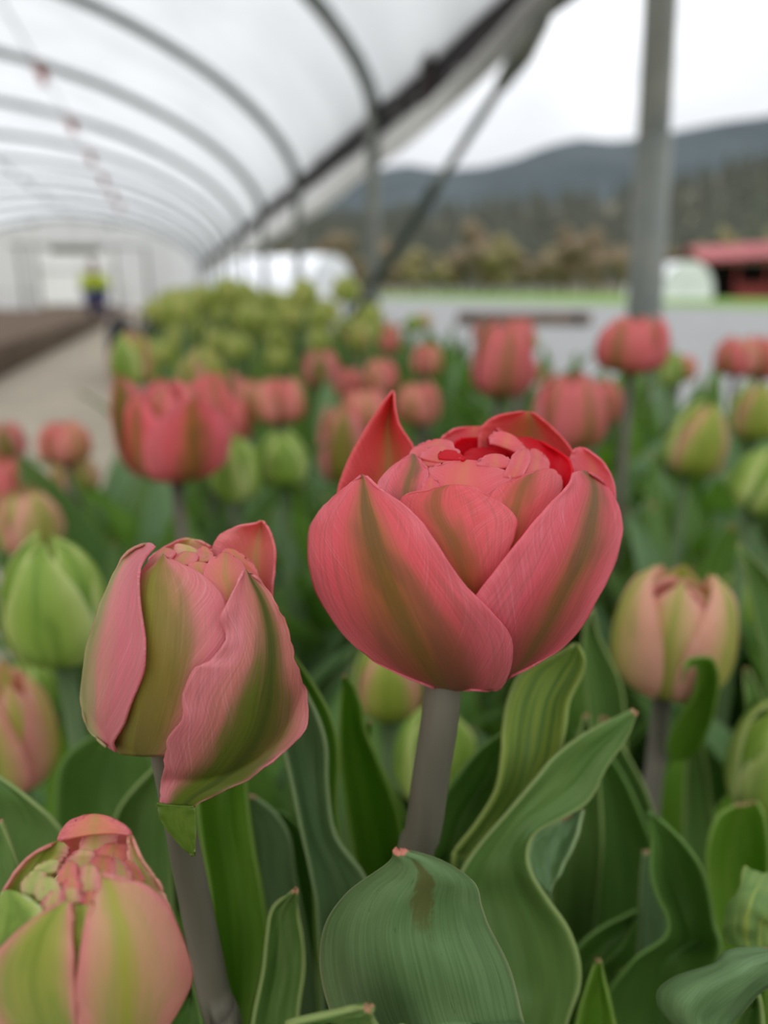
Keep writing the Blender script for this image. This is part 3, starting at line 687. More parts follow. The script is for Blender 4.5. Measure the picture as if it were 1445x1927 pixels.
# crown of little petals round the open red heart
PT([((470, 340), (540, 360), (640, 345)), ((475, 305), (560, 310), (660, 315)), ((500, 275), (580, 275), (670, 290)), ((560, 247), (610, 243), (660, 255))], .80, M['main_small'], edge=.012, nu=15, nv=17, jag=1.5)
PT([((520, 320), (600, 340), (700, 335)), ((525, 300), (610, 305), (690, 318)), ((560, 275), (620, 272), (690, 290))], .812, M['main_small'], edge=.012, nu=15, nv=15, jag=1.5)
PT([((600, 325), (650, 332), (700, 332)), ((598, 305), (650, 310), (712, 325)), ((612, 292), (650, 290), (690, 300))], .822, M['main_red'], edge=.01, nu=13, nv=11, jag=1)
PT([((615, 300), (760, 300), (900, 300)), ((608, 262), (760, 258), (905, 262)), ((612, 236), (750, 215), (905, 240)), ((660, 200), (750, 185), (850, 196))], .70, M['main_small'], edge=.02, back=(.18, .16), jag=1.5)
PT([((620, 330), (790, 340), (930, 330)), ((640, 300), (790, 300), (925, 300)), ((660, 262), (790, 262), (915, 268)), ((700, 235), (780, 232), (880, 240))], .6, M['main_red'], back=(.02, .16), jag=.6)
PT([((690, 350), (800, 352), (905, 345)), ((690, 325), (800, 322), (908, 325)), ((720, 290), (800, 280), (890, 300))], .60, M['main_red'], nu=15, nv=13, jag=.6)
PT([((820, 262), (880, 275), (955, 310)), ((815, 235), (890, 245), (968, 285)), ((835, 208), (895, 218), (945, 250))], .80, M['main_small'], edge=.012, nu=15, nv=15, jag=1.5)
PT([((760, 352), (840, 365), (912, 356)), ((765, 335), (840, 332), (910, 338)), ((790, 315), (840, 306), (890, 318))], .815, M['main_small'], edge=.01, nu=15, nv=13, jag=1)
PT([((870, 400), (910, 410), (960, 395)), ((895, 350), (935, 355), (985, 345)), ((915, 310), (950, 310), (990, 318)), ((945, 287), (965, 282), (985, 290))], .825, M['main_small'], edge=.01, nu=13, nv=15, jag=1)
PT([((930, 405), (990, 415), (1060, 395)), ((950, 360), (1010, 360), (1070, 350)), ((965, 310), (1015, 308), (1060, 325)), ((985, 288), (1005, 284), (1035, 298))], .812, M['main_small'], edge=.01, nu=15, nv=15, jag=1.2)
PT([((1060, 430), (1110, 470), (1165, 450)), ((1030, 360), (1100, 370), (1170, 380)), ((965, 290), (1070, 290), (1145, 320)), ((920, 245), (980, 235), (1060, 265))], .74, M['main_red'], edge=.01, tip=.02, nu=19, nv=21, jag=1.5, back=(-.36, .14, .35))
# back petals that stand above the crown
PT([((175, 640), (330, 690), (520, 520)), ((170, 520), (340, 560), (510, 430)), ((172, 450), (372, 440), (505, 350)), ((190, 390), (388, 360), (498, 300)), ((228, 302), (386, 280), (482, 255)), ((282, 208), (383, 190), (436, 185)), ((345, 108), (394, 105), (415, 110)), ((398, 42), (405, 32), (410, 46))],
   .9, M['main_back'], back=(-.06, .24, .2), jag=1.2, label='tall pointed back petal with a folded red side')
PT([((800, 420), (980, 470), (1180, 470)), ((775, 330), (980, 360), (1190, 380)), ((770, 250), (980, 270), (1185, 318)), ((782, 186), (990, 190), (1132, 245)), ((848, 143), (985, 148), (1070, 182)), ((925, 127), (980, 123), (1022, 142))],
   .9, M['main_back'], back=(.05, .30, .1), jag=1.5)
PT([((1130, 560), (1250, 600), (1350, 590)), ((1145, 430), (1260, 480), (1350, 510)), ((1148, 350), (1255, 385), (1345, 430)), ((1165, 300), (1240, 315), (1302, 345)), ((1184, 281), (1202, 275), (1238, 290))],
   .9, M['main_small'], back=(-.02, .06, .02), jag=2.5)
# hidden rear of the cup
def rear(root, body, mats, az, amax=.75, k=.86, top=.75):
    C = PD(body.c[0], body.c[1], body.D*1.06); r = body.r[0]/FPX*body.D*k; h = body.r[1]/FPX*body.D*k
    for n_, a0 in enumerate(az):
        P = np.zeros((21, 15, 3))
        for j in range(21):
            v = j/20; th = math.pi*(.03+top*v); wd = amax*math.sin(math.pi*min(.97, .12+.86*v))**.6
            for i in range(15):
                u = i/7-1; a = a0+u*wd; kk = 1-.03*(n_ % 2)+.02*u
                P[j, i] = (C[0]+r*kk*math.sin(th)*math.sin(a), C[1]+r*kk*math.sin(th)*math.cos(a), C[2]-h*math.cos(th))
        solid(obj('petal', gridmesh('petal', P-np.array(root.location)), mats[n_ % len(mats)], root), .0005)
rear(T1, B1, [M['main_outer'], M['main_back']], [-1.25, 1.3, -.45, .5, 0], top=.66)

# ---------- 2. the rose and olive tulip
B2 = Body(362, 1232, 214, 236, 205, .147)
z2 = zoomer(120, 960, 2.834)
fb = PD(318, 1440, .147)
gb = PY(430, 1990, fb[1])
T2 = empty('tulip', (gb[0]+.01, gb[1], 0))
tag(T2, 'half-closed rose tulip with broad olive-green petals on a dark leaning stem', 'tulip', 'pink double tulips in the near bed')
stem(T2, [T2.location, (np.array(T2.location)+gb)/2, gb, PY(408, 1900, fb[1]), PY(372, 1720, fb[1]), PY(336, 1540, fb[1]), PY(308, 1410, fb[1]), PY(305, 1370, fb[1])], .0047, .0024)
P2 = lambda *a, **k: petal('petal', T2, B2, z2, *a, **k)
P2([((225, 1262), (250, 1270), (278, 1288)), ((150, 1195), (215, 1215), (265, 1235)), ((108, 1115), (205, 1140), (318, 1150)), ((90, 1010), (215, 1050), (352, 1050)), ((96, 880), (235, 900), (415, 895)), ((122, 720), (260, 740), (436, 735)), ((172, 560), (285, 580), (418, 580)), ((226, 415), (310, 430), (400, 430)), ((290, 285), (350, 300), (406, 312)), ((350, 215), (400, 225), (440, 246)), ((415, 183), (460, 178), (487, 190))],
   1.0, M['rose_left'], edge=.045, jag=2.0, ruf=.0006)
P2([((300, 1296), (420, 1310), (560, 1304)), ((235, 1220), (430, 1235), (660, 1220)), ((290, 1060), (470, 1070), (740, 1060)), ((360, 880), (510, 890), (800, 890)), ((385, 700), (530, 720), (870, 725)), ((390, 540), (540, 550), (872, 560)), ((402, 420), (538, 430), (845, 452)), ((425, 342), (536, 345), (732, 342)), ((488, 288), (535, 285), (612, 278)), ((527, 246), (535, 237), (546, 252))],
   .945, M['rose_mid'], edge=.005, jag=1.0)
P2([((515, 1572), (600, 1590), (700, 1580)), ((516, 1480), (650, 1520), (800, 1520)), ((530, 1390), (740, 1450), (960, 1448)), ((547, 1310), (820, 1370), (1110, 1345)), ((550, 1220), (890, 1270), (1215, 1250)), ((628, 1120), (950, 1150), (1296, 1165)), ((632, 985), (985, 1020), (1304, 1000)), ((690, 850), (1020, 900), (1262, 888)), ((770, 808), (1045, 790), (1222, 760)), ((858, 700), (1050, 680), (1190, 622)), ((838, 590), (1040, 570), (1152, 538)), ((878, 475), (1015, 470), (1106, 450)), ((928, 388), (985, 388), (1042, 370)), ((956, 328), (966, 319), (986, 334))],
   1.03, M['rose_front'], edge=.03, jag=6.0, ruf=.0009, rfq=14, nv=61, dmax=.28)
P2([((500, 1562), (595, 1572), (692, 1578)), ((498, 1575), (600, 1600), (700, 1598)), ((522, 1660), (615, 1680), (706, 1690)), ((600, 1765), (655, 1775), (703, 1780)), ((682, 1840), (692, 1848), (697, 1838))],
   1.10, M['bract'], edge=-.02, jag=.6, nv=25, dmax=.32, label='green leafy bract hanging below the flower')
P2([((880, 560), (1020, 570), (1110, 560)), ((850, 420), (1020, 440), (1112, 430)), ((800, 265), (1024, 335), (1124, 310)), ((793, 192), (1026, 250), (1128, 220)), ((838, 127), (1038, 165), (1112, 150)), ((925, 87), (1048, 105), (1092, 100)), ((1026, 70), (1056, 54), (1070, 70))],
   .9, M['rose_inner'], back=(-.05, .22, .1), jag=1.2)
P2([((850, 600), (900, 610), (950, 590)), ((790, 440), (880, 450), (960, 420)), ((742, 355), (860, 360), (975, 345)), ((772, 278), (860, 285), (950, 282)), ((828, 238), (862, 229), (895, 242))], .885, M['rose_inner'], edge=.008, jag=1)
P2([((900, 460), (960, 480), (1035, 450)), ((880, 360), (960, 370), (1036, 360)), ((850, 270), (940, 280), (1018, 300)), ((848, 216), (890, 210), (945, 232))], .86, M['rose_inner'], edge=.01, jag=1)
P2([((680, 400), (760, 420), (830, 400)), ((660, 320), (720, 330), (790, 320)), ((665, 285), (720, 280), (770, 290))], .865, M['rose_inner'], edge=.006, nu=13, nv=13, jag=1)
P2([((400, 460), (460, 470), (540, 450)), ((402, 370), (450, 380), (520, 360)), ((440, 290), (490, 290), (560, 280)), ((520, 215), (550, 205), (600, 225))], .87, M['rose_inner'], edge=.006, nu=15, nv=17, jag=1)
P2([((470, 300), (640, 310), (800, 300)), ((455, 262), (640, 240), (800, 245)), ((520, 210), (650, 180), (788, 202)), ((610, 162), (680, 152), (742, 172))], .8, M['heart'], back=(.02, .22), jag=1.5)
P2([((570, 290), (620, 300), (690, 290)), ((585, 255), (640, 255), (716, 265)), ((630, 228), (670, 226), (715, 240))], .84, M['rose_inner'], edge=.01, nu=13, nv=13, jag=1)
P2([((590, 240), (660, 250), (740, 262)), ((586, 205), (670, 212), (770, 250)), ((594, 184), (640, 186), (720, 210))], .82, M['heart'], edge=.012, nu=15, nv=13, jag=1.2)
P2([((690, 275), (740, 280), (790, 270)), ((705, 235), (760, 240), (800, 250)), ((725, 200), (750, 196), (785, 215))], .83, M['rose_inner'], edge=.012, nu=13, nv=13, jag=1.2)
P2([((520, 330), (580, 340), (640, 330)), ((540, 290), (585, 285), (620, 280)), ((550, 240), (575, 230), (590, 238))], .82, M['heart'], edge=.01, nu=13, nv=13, jag=1)
rear(T2, B2, [M['rose_outer'], M['rose_left']], [-1.2, 1.3, -.4, .5, 0], top=.68)

# ---------- 3. the close blush bud at the lower left
B3 = Body(163, 1800, 200, 222, 210, .117)
z3 = zoomer(0, 1500, 3.6125)
gb = PD(172, 2030, .135)
T3 = empty('tulip', (gb[0]+.004, gb[1]+.004, 0))
tag(T3, 'blush and lime double tulip bud seen from above, cut off by the lower edge', 'tulip', 'pink double tulips in the near bed')
stem(T3, [T3.location, np.array(T3.location)*.5+gb*.5, gb, gb+np.array([0, 0, .005])], .0052, .004, 'stem_green')
P3 = lambda *a, **k: petal('petal', T3, B3, z3, *a, **k)
P3([((600, 1880), (700, 1900), (830, 1860)), ((560, 1740), (800, 1780), (1010, 1720)), ((535, 1580), (850, 1600), (1140, 1560)), ((520, 1420), (860, 1430), (1245, 1380)), ((518, 1260), (860, 1270), (1304, 1230)), ((540, 1090), (850, 1080), (1272, 1060)), ((572, 900), (830, 890), (1205, 890)), ((605, 790), (790, 770), (1155, 770)), ((645, 690), (760, 660), (1060, 650)), ((668, 600), (730, 580), (940, 580)), ((668, 512), (682, 503), (700, 530))],
   .99, M['peach_pink'], edge=.02, jag=2, ruf=.0005)
P3([((380, 1880), (480, 1900), (600, 1880)), ((150, 1740), (380, 1780), (560, 1740)), ((0, 1580), (320, 1600), (530, 1580)), ((-90, 1420), (260, 1430), (515, 1420)), ((-105, 1250), (230, 1250), (508, 1250)), ((-60, 1110), (250, 1090), (500, 1090)), ((40, 990), (290, 940), (494, 930)), ((190, 850), (350, 830), (490, 820)), ((330, 755), (410, 750), (482, 750)), ((445, 712), (470, 703), (482, 716))],
   1.0, M['peach_green'], edge=.012, jag=1.5)
P3([((-150, 1300), (0, 1320), (150, 1250)), ((-130, 1050), (60, 1060), (260, 980)), ((-90, 840), (80, 860), (290, 830)), ((-40, 720), (90, 740), (270, 745)), ((20, 650), (75, 634), (150, 660))],
   .955, M['green_bud'], edge=.01, jag=1.5)
P3([((460, 1400), (530, 1420), (600, 1400)), ((470, 1150), (540, 1160), (600, 1150)), ((470, 950), (550, 960), (620, 950)), ((480, 830), (555, 830), (630, 820)), ((490, 742), (560, 735), (630, 742))], .93, M['peach_green'], edge=.005, nu=13, jag=1)
# hooded back petals
P3([((-60, 760), (120, 700), (300, 640)), ((0, 680), (180, 590), (380, 500)), ((60, 575), (230, 490), (420, 440)), ((130, 475), (290, 410), (450, 405)), ((230, 385), (340, 345), (465, 380)), ((350, 325), (410, 305), (470, 340))],
   .9, M['peach_green'], back=(-.16, .16, .3), jag=1.5)
P3([((500, 560), (660, 600), (900, 520)), ((440, 420), (640, 440), (900, 400)), ((398, 310), (620, 320), (890, 300)), ((418, 238), (640, 235), (885, 240)), ((470, 172), (650, 165), (800, 175)), ((560, 134), (650, 121), (740, 142))],
   .9, M['rose_inner'], back=(.34, .22, .0), jag=1.5)
P3([((410, 300), (640, 255), (882, 252)), ((415, 260), (640, 205), (890, 245)), ((445, 205), (650, 150), (850, 200)), ((560, 137), (650, 122), (760, 150))], .9, M['rose_inner'], back=(.0, .04, .14), jag=1.0)
P3([((900, 760), (1060, 800), (1165, 800)), ((890, 620), (1010, 640), (1150, 740)), ((880, 480), (960, 500), (1075, 570)), ((870, 370), (910, 370), (975, 440)), ((872, 258), (882, 248), (905, 285))],
   .93, M['peach'], back=(-.25, .06, .3), jag=1.5)
for st, k, mt in [
    ([((560, 470), (640, 480), (740, 460)), ((540, 360), (640, 370), (790, 350)), ((560, 285), (650, 280), (800, 300)), ((600, 250), (700, 240), (800, 262))], .80, 'heart'),
    ([((640, 450), (760, 470), (890, 440)), ((630, 380), (760, 380), (890, 390)), ((700, 330), (780, 320), (870, 330))], .815, 'rose_inner'),
    ([((460, 480), (560, 500), (670, 480)), ((450, 430), (560, 430), (665, 420)), ((510, 375), (580, 362), (650, 385))], .85, 'heart'),
    ([((580, 560), (680, 580), (780, 560)), ((590, 480), (690, 480), (780, 480)), ((630, 420), (700, 408), (765, 425))], .865, 'rose_inner'),
    ([((750, 570), (820, 590), (900, 560)), ((760, 490), (820, 490), (880, 500)), ((772, 420), (785, 410), (800, 425))], .875, 'heart'),
    ([((860, 560), (930, 590), (980, 570)), ((840, 490), (910, 500), (960, 520)), ((830, 440), (865, 432), (900, 450))], .865, 'rose_inner'),
    ([((520, 690), (600, 710), (680, 690)), ((530, 580), (600, 580), (672, 580)), ((550, 480), (610, 460), (665, 490))], .88, 'heart'),
    ([((250, 700), (330, 720), (420, 700)), ((240, 640), (330, 630), (420, 640)), ((270, 560), (330, 545), (390, 565))], .88, 'lime_heart'),
    ([((150, 660), (230, 670), (300, 650)), ((150, 590), (230, 580), (300, 590)), ((200, 520), (260, 500), (310, 520))], .87, 'lime_heart'),
    ([((230, 520), (300, 530), (390, 500)), ((250, 470), (320, 470), (400, 470)), ((320, 440), (370, 430), (410, 445))], .85, 'lime_heart'),
    ([((380, 580), (450, 590), (530, 560)), ((400, 510), (460, 505), (530, 505)), ((440, 450), (480, 440), (520, 460))], .87, 'rose_inner'),
    ([((420, 640), (490, 650), (560, 630)), ((430, 590), (490, 580), (550, 590)), ((450, 550), (490, 540), (530, 552))], .895, 'rose_inner'),
    ([((400, 720), (480, 730), (560, 710)), ((410, 670), (480, 665), (560, 670)), ((430, 630), (490, 622), (545, 635))], .905, 'heart'),
    ([((560, 740), (610, 750), (650, 730)), ((560, 690), (610, 685), (655, 690)), ((580, 650), (620, 640), (655, 655))], .915, 'rose_inner'),
    ([((280, 760), (360, 770), (440, 740)), ((290, 700), (370, 690), (440, 690)), ((340, 650), (390, 640), (430, 655))], .905, 'heart'),
]:
    P3(st, k, M[mt], edge=.012, nu=13, nv=13, jag=1.2)
rear(T3, B3, [M['green_bud'], M['peach_green']], [-1.2, 1.3, -.4, .5, 0], top=.66)

# ---------- leaves of the near plants, one by one
LF = lambda root, st, mat, **k: leaf(root, st, M[mat], **k)
def plant(px, py, Y, label, group='tulip plants showing only leaves among the near flowers'):
    p = PY(px, py, Y); r = empty('tulip_plant', (p[0], p[1], 0)); tag(r, label, 'plant', group); return r
LF(T1, [(690, 2010, 1010, 2000, .108, -.008), (634, 1925, 984, 1925, .109, -.010), (606, 1830, 958, 1825, .110, -.012), (612, 1745, 920, 1750, .111, -.012), (650, 1685, 903, 1703, .110, -.011), (700, 1645, 890, 1662, .107, -.008), (738, 1618, 830, 1622, .103, -.004), (742, 1604, 762, 1600, .099, 0)], 'leaf_front', nu=25, nv=55, wav=.0015, label='broad blue-green leaf with a brown scar below its tip')
LF(T1, [(900, 1960, 1060, 1960, .132, .004), (860, 1850, 1094, 1850, .134, .006), (846, 1760, 1075, 1760, .138, .006), (850, 1690, 1030, 1690, .141, .006), (866, 1640, 1000, 1640, .143, .004), (900, 1590, 993, 1600, .146, .003), (960, 1520, 1012, 1566, .149, .002), (1010, 1460, 1065, 1537, .152, .003), (1040, 1425, 1110, 1505, .155, .003), (1090, 1388, 1142, 1445, .158, .002), (1150, 1355, 1178, 1390, .161, .001), (1192, 1336, 1198, 1338, .164, 0)], 'leaf', nu=21, nv=70, wav=.001, label='wide leaf with a wavy margin pointing up to the side')
LF(T1, [(1000, 1650, 1034, 1684, .147, .001), (994, 1604, 1060, 1630, .149, .003), (1010, 1566, 1086, 1570, .152, .003), (1058, 1540, 1098, 1524, .156, .001)], 'leaf_blue', nv=31, wav=.001, base=False, name='leaf_fold')
LF(T1, [(850, 1660, 930, 1680, .150, .003), (852, 1610, 960, 1610, .152, .004), (895, 1552, 985, 1545, .155, .006), (932, 1490, 1020, 1480, .158, .007), (944, 1420, 1050, 1430, .160, .007), (946, 1370, 1064, 1370, .162, .007), (958, 1310, 1072, 1320, .163, .006), (985, 1262, 1095, 1272, .163, .005), (1035, 1236, 1099, 1240, .162, .003), (1078, 1212, 1088, 1212, .160, 0)], 'leaf_lime', nu=21, nv=55, wav=.002, label='pale twisted leaf with yellow-green streaks beside the stem')
LF(T1, [(740, 1660, 830, 1680, .172), (800, 1620, 880, 1600, .172, .004), (824, 1520, 915, 1550, .174, .006), (862, 1455, 944, 1490, .176, .006), (905, 1408, 960, 1440, .178, .004), (960, 1368, 975, 1390, .180, 0)], 'leaf_dark', nv=41)
pA = plant(690, 1700, .185, 'plant with a narrow bright green leaf between the two large tulips')
LF(pA, [(690, 1760, 780, 1760, .180), (672, 1640, 762, 1640, .181, .008), (652, 1530, 752, 1540, .183, .009), (640, 1430, 716, 1440, .184, .007), (640, 1370, 688, 1375, .184, .005), (642, 1320, 680, 1330, .183, .003), (644, 1290, 664, 1290, .182, .001), (645, 1272, 649, 1272, .181, 0)], 'leaf_bright', wav=.0005)
LF(pA, [(745, 1640, 780, 1640, .187), (728, 1500, 760, 1530, .187, .002), (700, 1420, 722, 1450, .187, .002), (686, 1385, 700, 1400, .186, .001), (692, 1358, 697, 1358, .185, 0)], 'leaf_bright', wav=.0003, nu=9)
pB = plant(600, 1800, .15, 'plant with two tall overlapping blue-green leaves behind the rose tulip')
LF(pB, [(600, 1760, 700, 1740, .148), (588, 1660, 690, 1655, .149, .004), (566, 1560, 632, 1575, .151, .005), (548, 1470, 616, 1480, .153, .005), (530, 1390, 614, 1400, .155, .006), (515, 1320, 590, 1330, .158, .005), (505, 1250, 545, 1255, .162, .003), (500, 1200, 510, 1200, .165, 0)], 'leaf_blue', wav=.001)
LF(pB, [(590, 1640, 640, 1640, .162), (590, 1520, 632, 1520, .162, .003), (580, 1420, 636, 1420, .163, .004), (560, 1330, 622, 1350, .165, .004), (530, 1260, 585, 1280, .168, .003), (510, 1200, 530, 1200, .170, 0)], 'leaf_bright', wav=.0008)
LF(T2, [(430, 1990, 470, 1990, .150), (425, 1900, 478, 1900, .150, .003), (405, 1780, 503, 1780, .151, .005), (395, 1680, 496, 1690, .152, .005), (380, 1590, 478, 1600, .153, .006), (372, 1510, 467, 1520, .155, .006), (378, 1430, 460, 1440, .158, .005), (400, 1330, 440, 1330, .162, 0)], 'leaf_bright', label='upright bright leaf behind the dark stem')
LF(T2, [(470, 2020, 580, 2010, .122), (476, 1920, 562, 1920, .123, .003), (494, 1830, 572, 1830, .124, .004), (502, 1760, 570, 1770, .125, .003), (512, 1712, 562, 1720, .126, .002), (554, 1674, 559, 1674, .126, 0)], 'leaf', wav=.0006)
pC = plant(540, 1850, .17, 'plant with rounded leaves low between the rose tulip and the scarred leaf')
LF(pC, [(470, 1900, 600, 1920, .166), (440, 1760, 580, 1780, .167, .005), (425, 1640, 556, 1650, .169, .007), (425, 1560, 545, 1575, .171, .006), (440, 1510, 518, 1532, .173, .004), (455, 1492, 480, 1500, .175, 0)], 'leaf_blue', wav=.001)
LF(pC, [(560, 1940, 650, 1940, .178), (540, 1800, 634, 1800, .179, .005), (530, 1680, 612, 1690, .181, .006), (520, 1600, 592, 1610, .183, .005), (520, 1550, 572, 1568, .185, .003), (520, 1525, 535, 1530, .187, 0)], 'leaf_dark', wav=.001)
LF(T2, [(600, 2000, 780, 2000, .090, .002), (560, 1945, 720, 1945, .089, .004), (540, 1925, 700, 1915, .087, .004), (640, 1905, 702, 1905, .085, .001), (688, 1897, 700, 1899, .084, 0)], 'leaf', wav=.0003, nu=11)
pD = plant(1220, 2000, .165, 'plant with a boat-shaped leaf whose margin waves, near the lower right corner')
LF(pD, [(1120, 1990, 1330, 1990, .160, .012), (1130, 1890, 1340, 1900, .162, .014), (1190, 1806, 1352, 1820, .163, .012, .0, .35), (1248, 1766, 1356, 1776, .164, .012), (1254, 1728, 1345, 1740, .166, .010), (1234, 1685, 1334, 1680, .168, .010), (1223, 1640, 1318, 1630, .170, .008), (1226, 1590, 1292, 1592, .172, .005), (1222, 1552, 1256, 1556, .173, .002), (1218, 1530, 1226, 1530, .174, 0)], 'leaf_dark', nv=55, wav=.0005)
LF(pD, [(1150, 2000, 1240, 2000, .178, .002), (1185, 1880, 1290, 1880, .180, .003), (1200, 1780, 1300, 1780, .183, .003), (1205, 1680, 1280, 1690, .186, .003), (1212, 1600, 1240, 1600, .188)], 'leaf_blue', wav=.001)
pE = plant(1390, 1900, .2, 'plant with a tall rounded leaf standing in front of the lime bud on the right')
LF(pE, [(1370, 1950, 1440, 1950, .190), (1362, 1800, 1440, 1800, .191, .006), (1336, 1700, 1446, 1700, .193, .008), (1327, 1610, 1446, 1600, .195, .008), (1345, 1545, 1440, 1540, .197, .006), (1385, 1515, 1425, 1508, .199, .002)], 'leaf_bright')
LF(pE, [(1300, 2010, 1440, 2040, .118, -.004), (1240, 1890, 1370, 1950, .118, -.006), (1262, 1845, 1395, 1900, .119, -.007), (1340, 1814, 1425, 1862, .120, -.006), (1368, 1792, 1470, 1838, .121, -.004), (1440, 1788, 1520, 1800, .122, 0)], 'leaf_blue', wav=.001, label='leaf arching sideways out of the lower right corner')
LF(pE, [(1380, 2000, 1440, 2000, .124), (1370, 1930, 1436, 1930, .126), (1400, 1880, 1432, 1890, .127), (1412, 1850, 1422, 1850, .128)], 'leaf', nu=9)
LF(pE, [(1366, 1775, 1460, 1790, .150, -.003), (1362, 1735, 1460, 1740, .150, -.004), (1378, 1690, 1470, 1700, .151, -.004), (1410, 1640, 1480, 1650, .152)], 'leaf_lime', base=False, name='leaf_curl', wav=.004)
LF(pD, [(1070, 2010, 1170, 2010, .135), (1086, 1920, 1156, 1920, .136, .004), (1104, 1855, 1142, 1860, .137, .003), (1122, 1806, 1129, 1806, .138, 0)], 'leaf_bright', nu=11, wav=.0003)
LF(pD, [(1060, 1850, 1110, 1870, .175), (1090, 1780, 1150, 1800, .176, .003), (1140, 1740, 1180, 1770, .178, .003), (1198, 1712, 1204, 1716, .180)], 'leaf_dark', nu=11)
T3L = plant(40, 1750, .135, 'plant with a broad leaf rising at the left edge above the blush bud')
LF(T3L, [(-80, 1800, 60, 1800, .140), (-100, 1680, 90, 1680, .141, .006), (-90, 1590, 118, 1590, .143, .007), (-70, 1530, 100, 1540, .145, .006), (-50, 1480, 50, 1498, .147, .003), (-40, 1450, -20, 1450, .149)], 'leaf')
LF(T3L, [(-60, 1760, 60, 1790, .126), (-60, 1680, 48, 1690, .127, .002), (-50, 1600, 28, 1610, .128, .002), (-40, 1540, 0, 1545, .129)], 'leaf', nu=11)
LF(T3, [(250, 2000, 400, 2000, .122, .004), (280, 1950, 392, 1960, .123, .003), (330, 1900, 378, 1910, .124, .002), (352, 1850, 362, 1850, .125)], 'leaf_dark', nu=11)
pF = plant(240, 1800, .19, 'plant with dark leaves in the shade beneath the rose tulip')
LF(pF, [(200, 1800, 330, 1800, .180, .003), (205, 1680, 325, 1680, .182, .005), (208, 1590, 320, 1590, .184, .006), (225, 1520, 325, 1510, .186, .005), (275, 1460, 335, 1450, .188, .002), (320, 1420, 340, 1420, .19)], 'leaf')
LF(pF, [(100, 1720, 260, 1720, .225, .004), (106, 1600, 300, 1600, .227, .008), (105, 1500, 300, 1500, .229, .010), (114, 1440, 290, 1440, .231, .008), (150, 1400, 270, 1400, .233, .004), (190, 1380, 230, 1380, .235)], 'leaf_dark')
pG = plant(1130, 1560, .25, 'plant with a narrow upright leaf just behind the big coral flower')
LF(pG, [(1120, 1600, 1180, 1600, .235), (1120, 1480, 1180, 1480, .237, .005), (1112, 1380, 1176, 1380, .239, .006), (1102, 1290, 1168, 1290, .241, .005), (1096, 1220, 1140, 1225, .243, .003), (1100, 1180, 1122, 1185, .244, .002), (1108, 1145, 1114, 1145, .245)], 'leaf')
LF(pG, [(1100, 1800, 1250, 1800, .205), (1110, 1640, 1240, 1640, .207, .006), (1105, 1530, 1205, 1530, .210, .006), (1100, 1440, 1160, 1440, .214, .004), (1085, 1380, 1100, 1380, .216)], 'leaf_dark')
LF(pG, [(1180, 1760, 1260, 1760, .215), (1150, 1620, 1250, 1620, .217, .004), (1130, 1500, 1220, 1500, .219, .005), (1120, 1420, 1180, 1420, .221, .003), (1130, 1350, 1140, 1350, .223)], 'leaf')
LF(pG, [(1040, 1640, 1130, 1640, .20), (1060, 1500, 1130, 1500, .202, .004), (1080, 1420, 1120, 1420, .204, .003), (1100, 1345, 1106, 1345, .206)], 'leaf', nu=11)
pH = plant(1400, 1500, .33, 'plant with a pointed leaf reaching in from the right edge')
LF(pH, [(1440, 1300, 1520, 1300, .30), (1425, 1180, 1500, 1180, .302, .004), (1405, 1090, 1460, 1100, .304, .004), (1390, 1040, 1412, 1045, .306, .001), (1388, 1024, 1394, 1024, .307)], 'leaf')
LF(pH, [(1410, 1420, 1470, 1420, .26), (1405, 1340, 1440, 1340, .261, .002), (1400, 1290, 1424, 1290, .262, .001), (1402, 1258, 1408, 1258, .263)], 'leaf', nu=11)

# ---------- generic tulips (local frame, base of the flower at the origin, unit width)
PROF = {'bud': [(.10, 0), (.34, .05), (.48, .22), (.50, .45), (.45, .72), (.30, .95), (.10, 1.10)],
        'closed': [(.10, 0), (.34, .04), (.49, .20), (.52, .45), (.48, .72), (.38, .95), (.24, 1.10)],
        'open': [(.10, 0), (.36, .03), (.52, .18), (.56, .42), (.54, .66), (.50, .86), (.46, 1.0)],
        'heart': [(.06, .1), (.26, .14), (.36, .3), (.38, .5), (.33, .72), (.2, .88), (.05, .93)]}
def ppetal(prof, a0, amax, seed, nu=13, nv=17, hs=1.0, flare=0.0, spiral=.035, lay=1.0):
    C = crs(np.array(PROF[prof]), nv); P = np.zeros((nv, nu, 3))
    for j in range(nv):
        v = j/(nv-1); r, z = C[j]; wd = amax*(math.sin(math.pi*min(.985, .16+.83*v))**.75)
        for i in range(nu):
            u = i/(nu-1)*2-1; a = a0+u*wd
            rr = r*lay*(1+spiral*u+flare*v*v+.03*vn(v*3+seed, u*2))*(1+.05*(abs(u)**3)*vn(v*7+seed, 5))
            P[j, i] = (rr*math.cos(a), rr*math.sin(a), z*hs*(1-.04*u*u*v))
    return gridmesh('petal', P)
class Kind:
    def __init__(s, prof, mats, n_out=3, n_in=3, heart=None, hs=1.0, seed=0, flare=0.0, amax=1.05, hi=False):
        s.parts = []
        r = random.Random(seed)
        q = (17, 23) if hi else (11, 13)
        for k in range(n_in): s.parts.append((ppetal(prof, 1.047+k*2*math.pi/n_in+r.uniform(-.1, .1), amax*.98, r.random()*50, q[0], q[1], hs*.97, 0, .03, .93), M[mats[(k+1) % len(mats)]]))
        for k in range(n_out): s.parts.append((ppetal(prof, k*2*math.pi/n_out+r.uniform(-.15, .15), amax, r.random()*50, q[0], q[1], hs*r.uniform(.95, 1.04), flare*r.uniform(.2, 1.3), .045, 1.0), M[mats[k % len(mats)]]))
        if heart:
            for k in range(4): s.parts.append((ppetal('heart', k*1.57+.4, 1.0, r.random()*50, 9, 11, hs*r.uniform(1.0, 1.12)), M[heart]))
        for me, m in s.parts:
            me.materials.append(m); me.polygons.foreach_set('use_smooth', [True]*len(me.polygons))
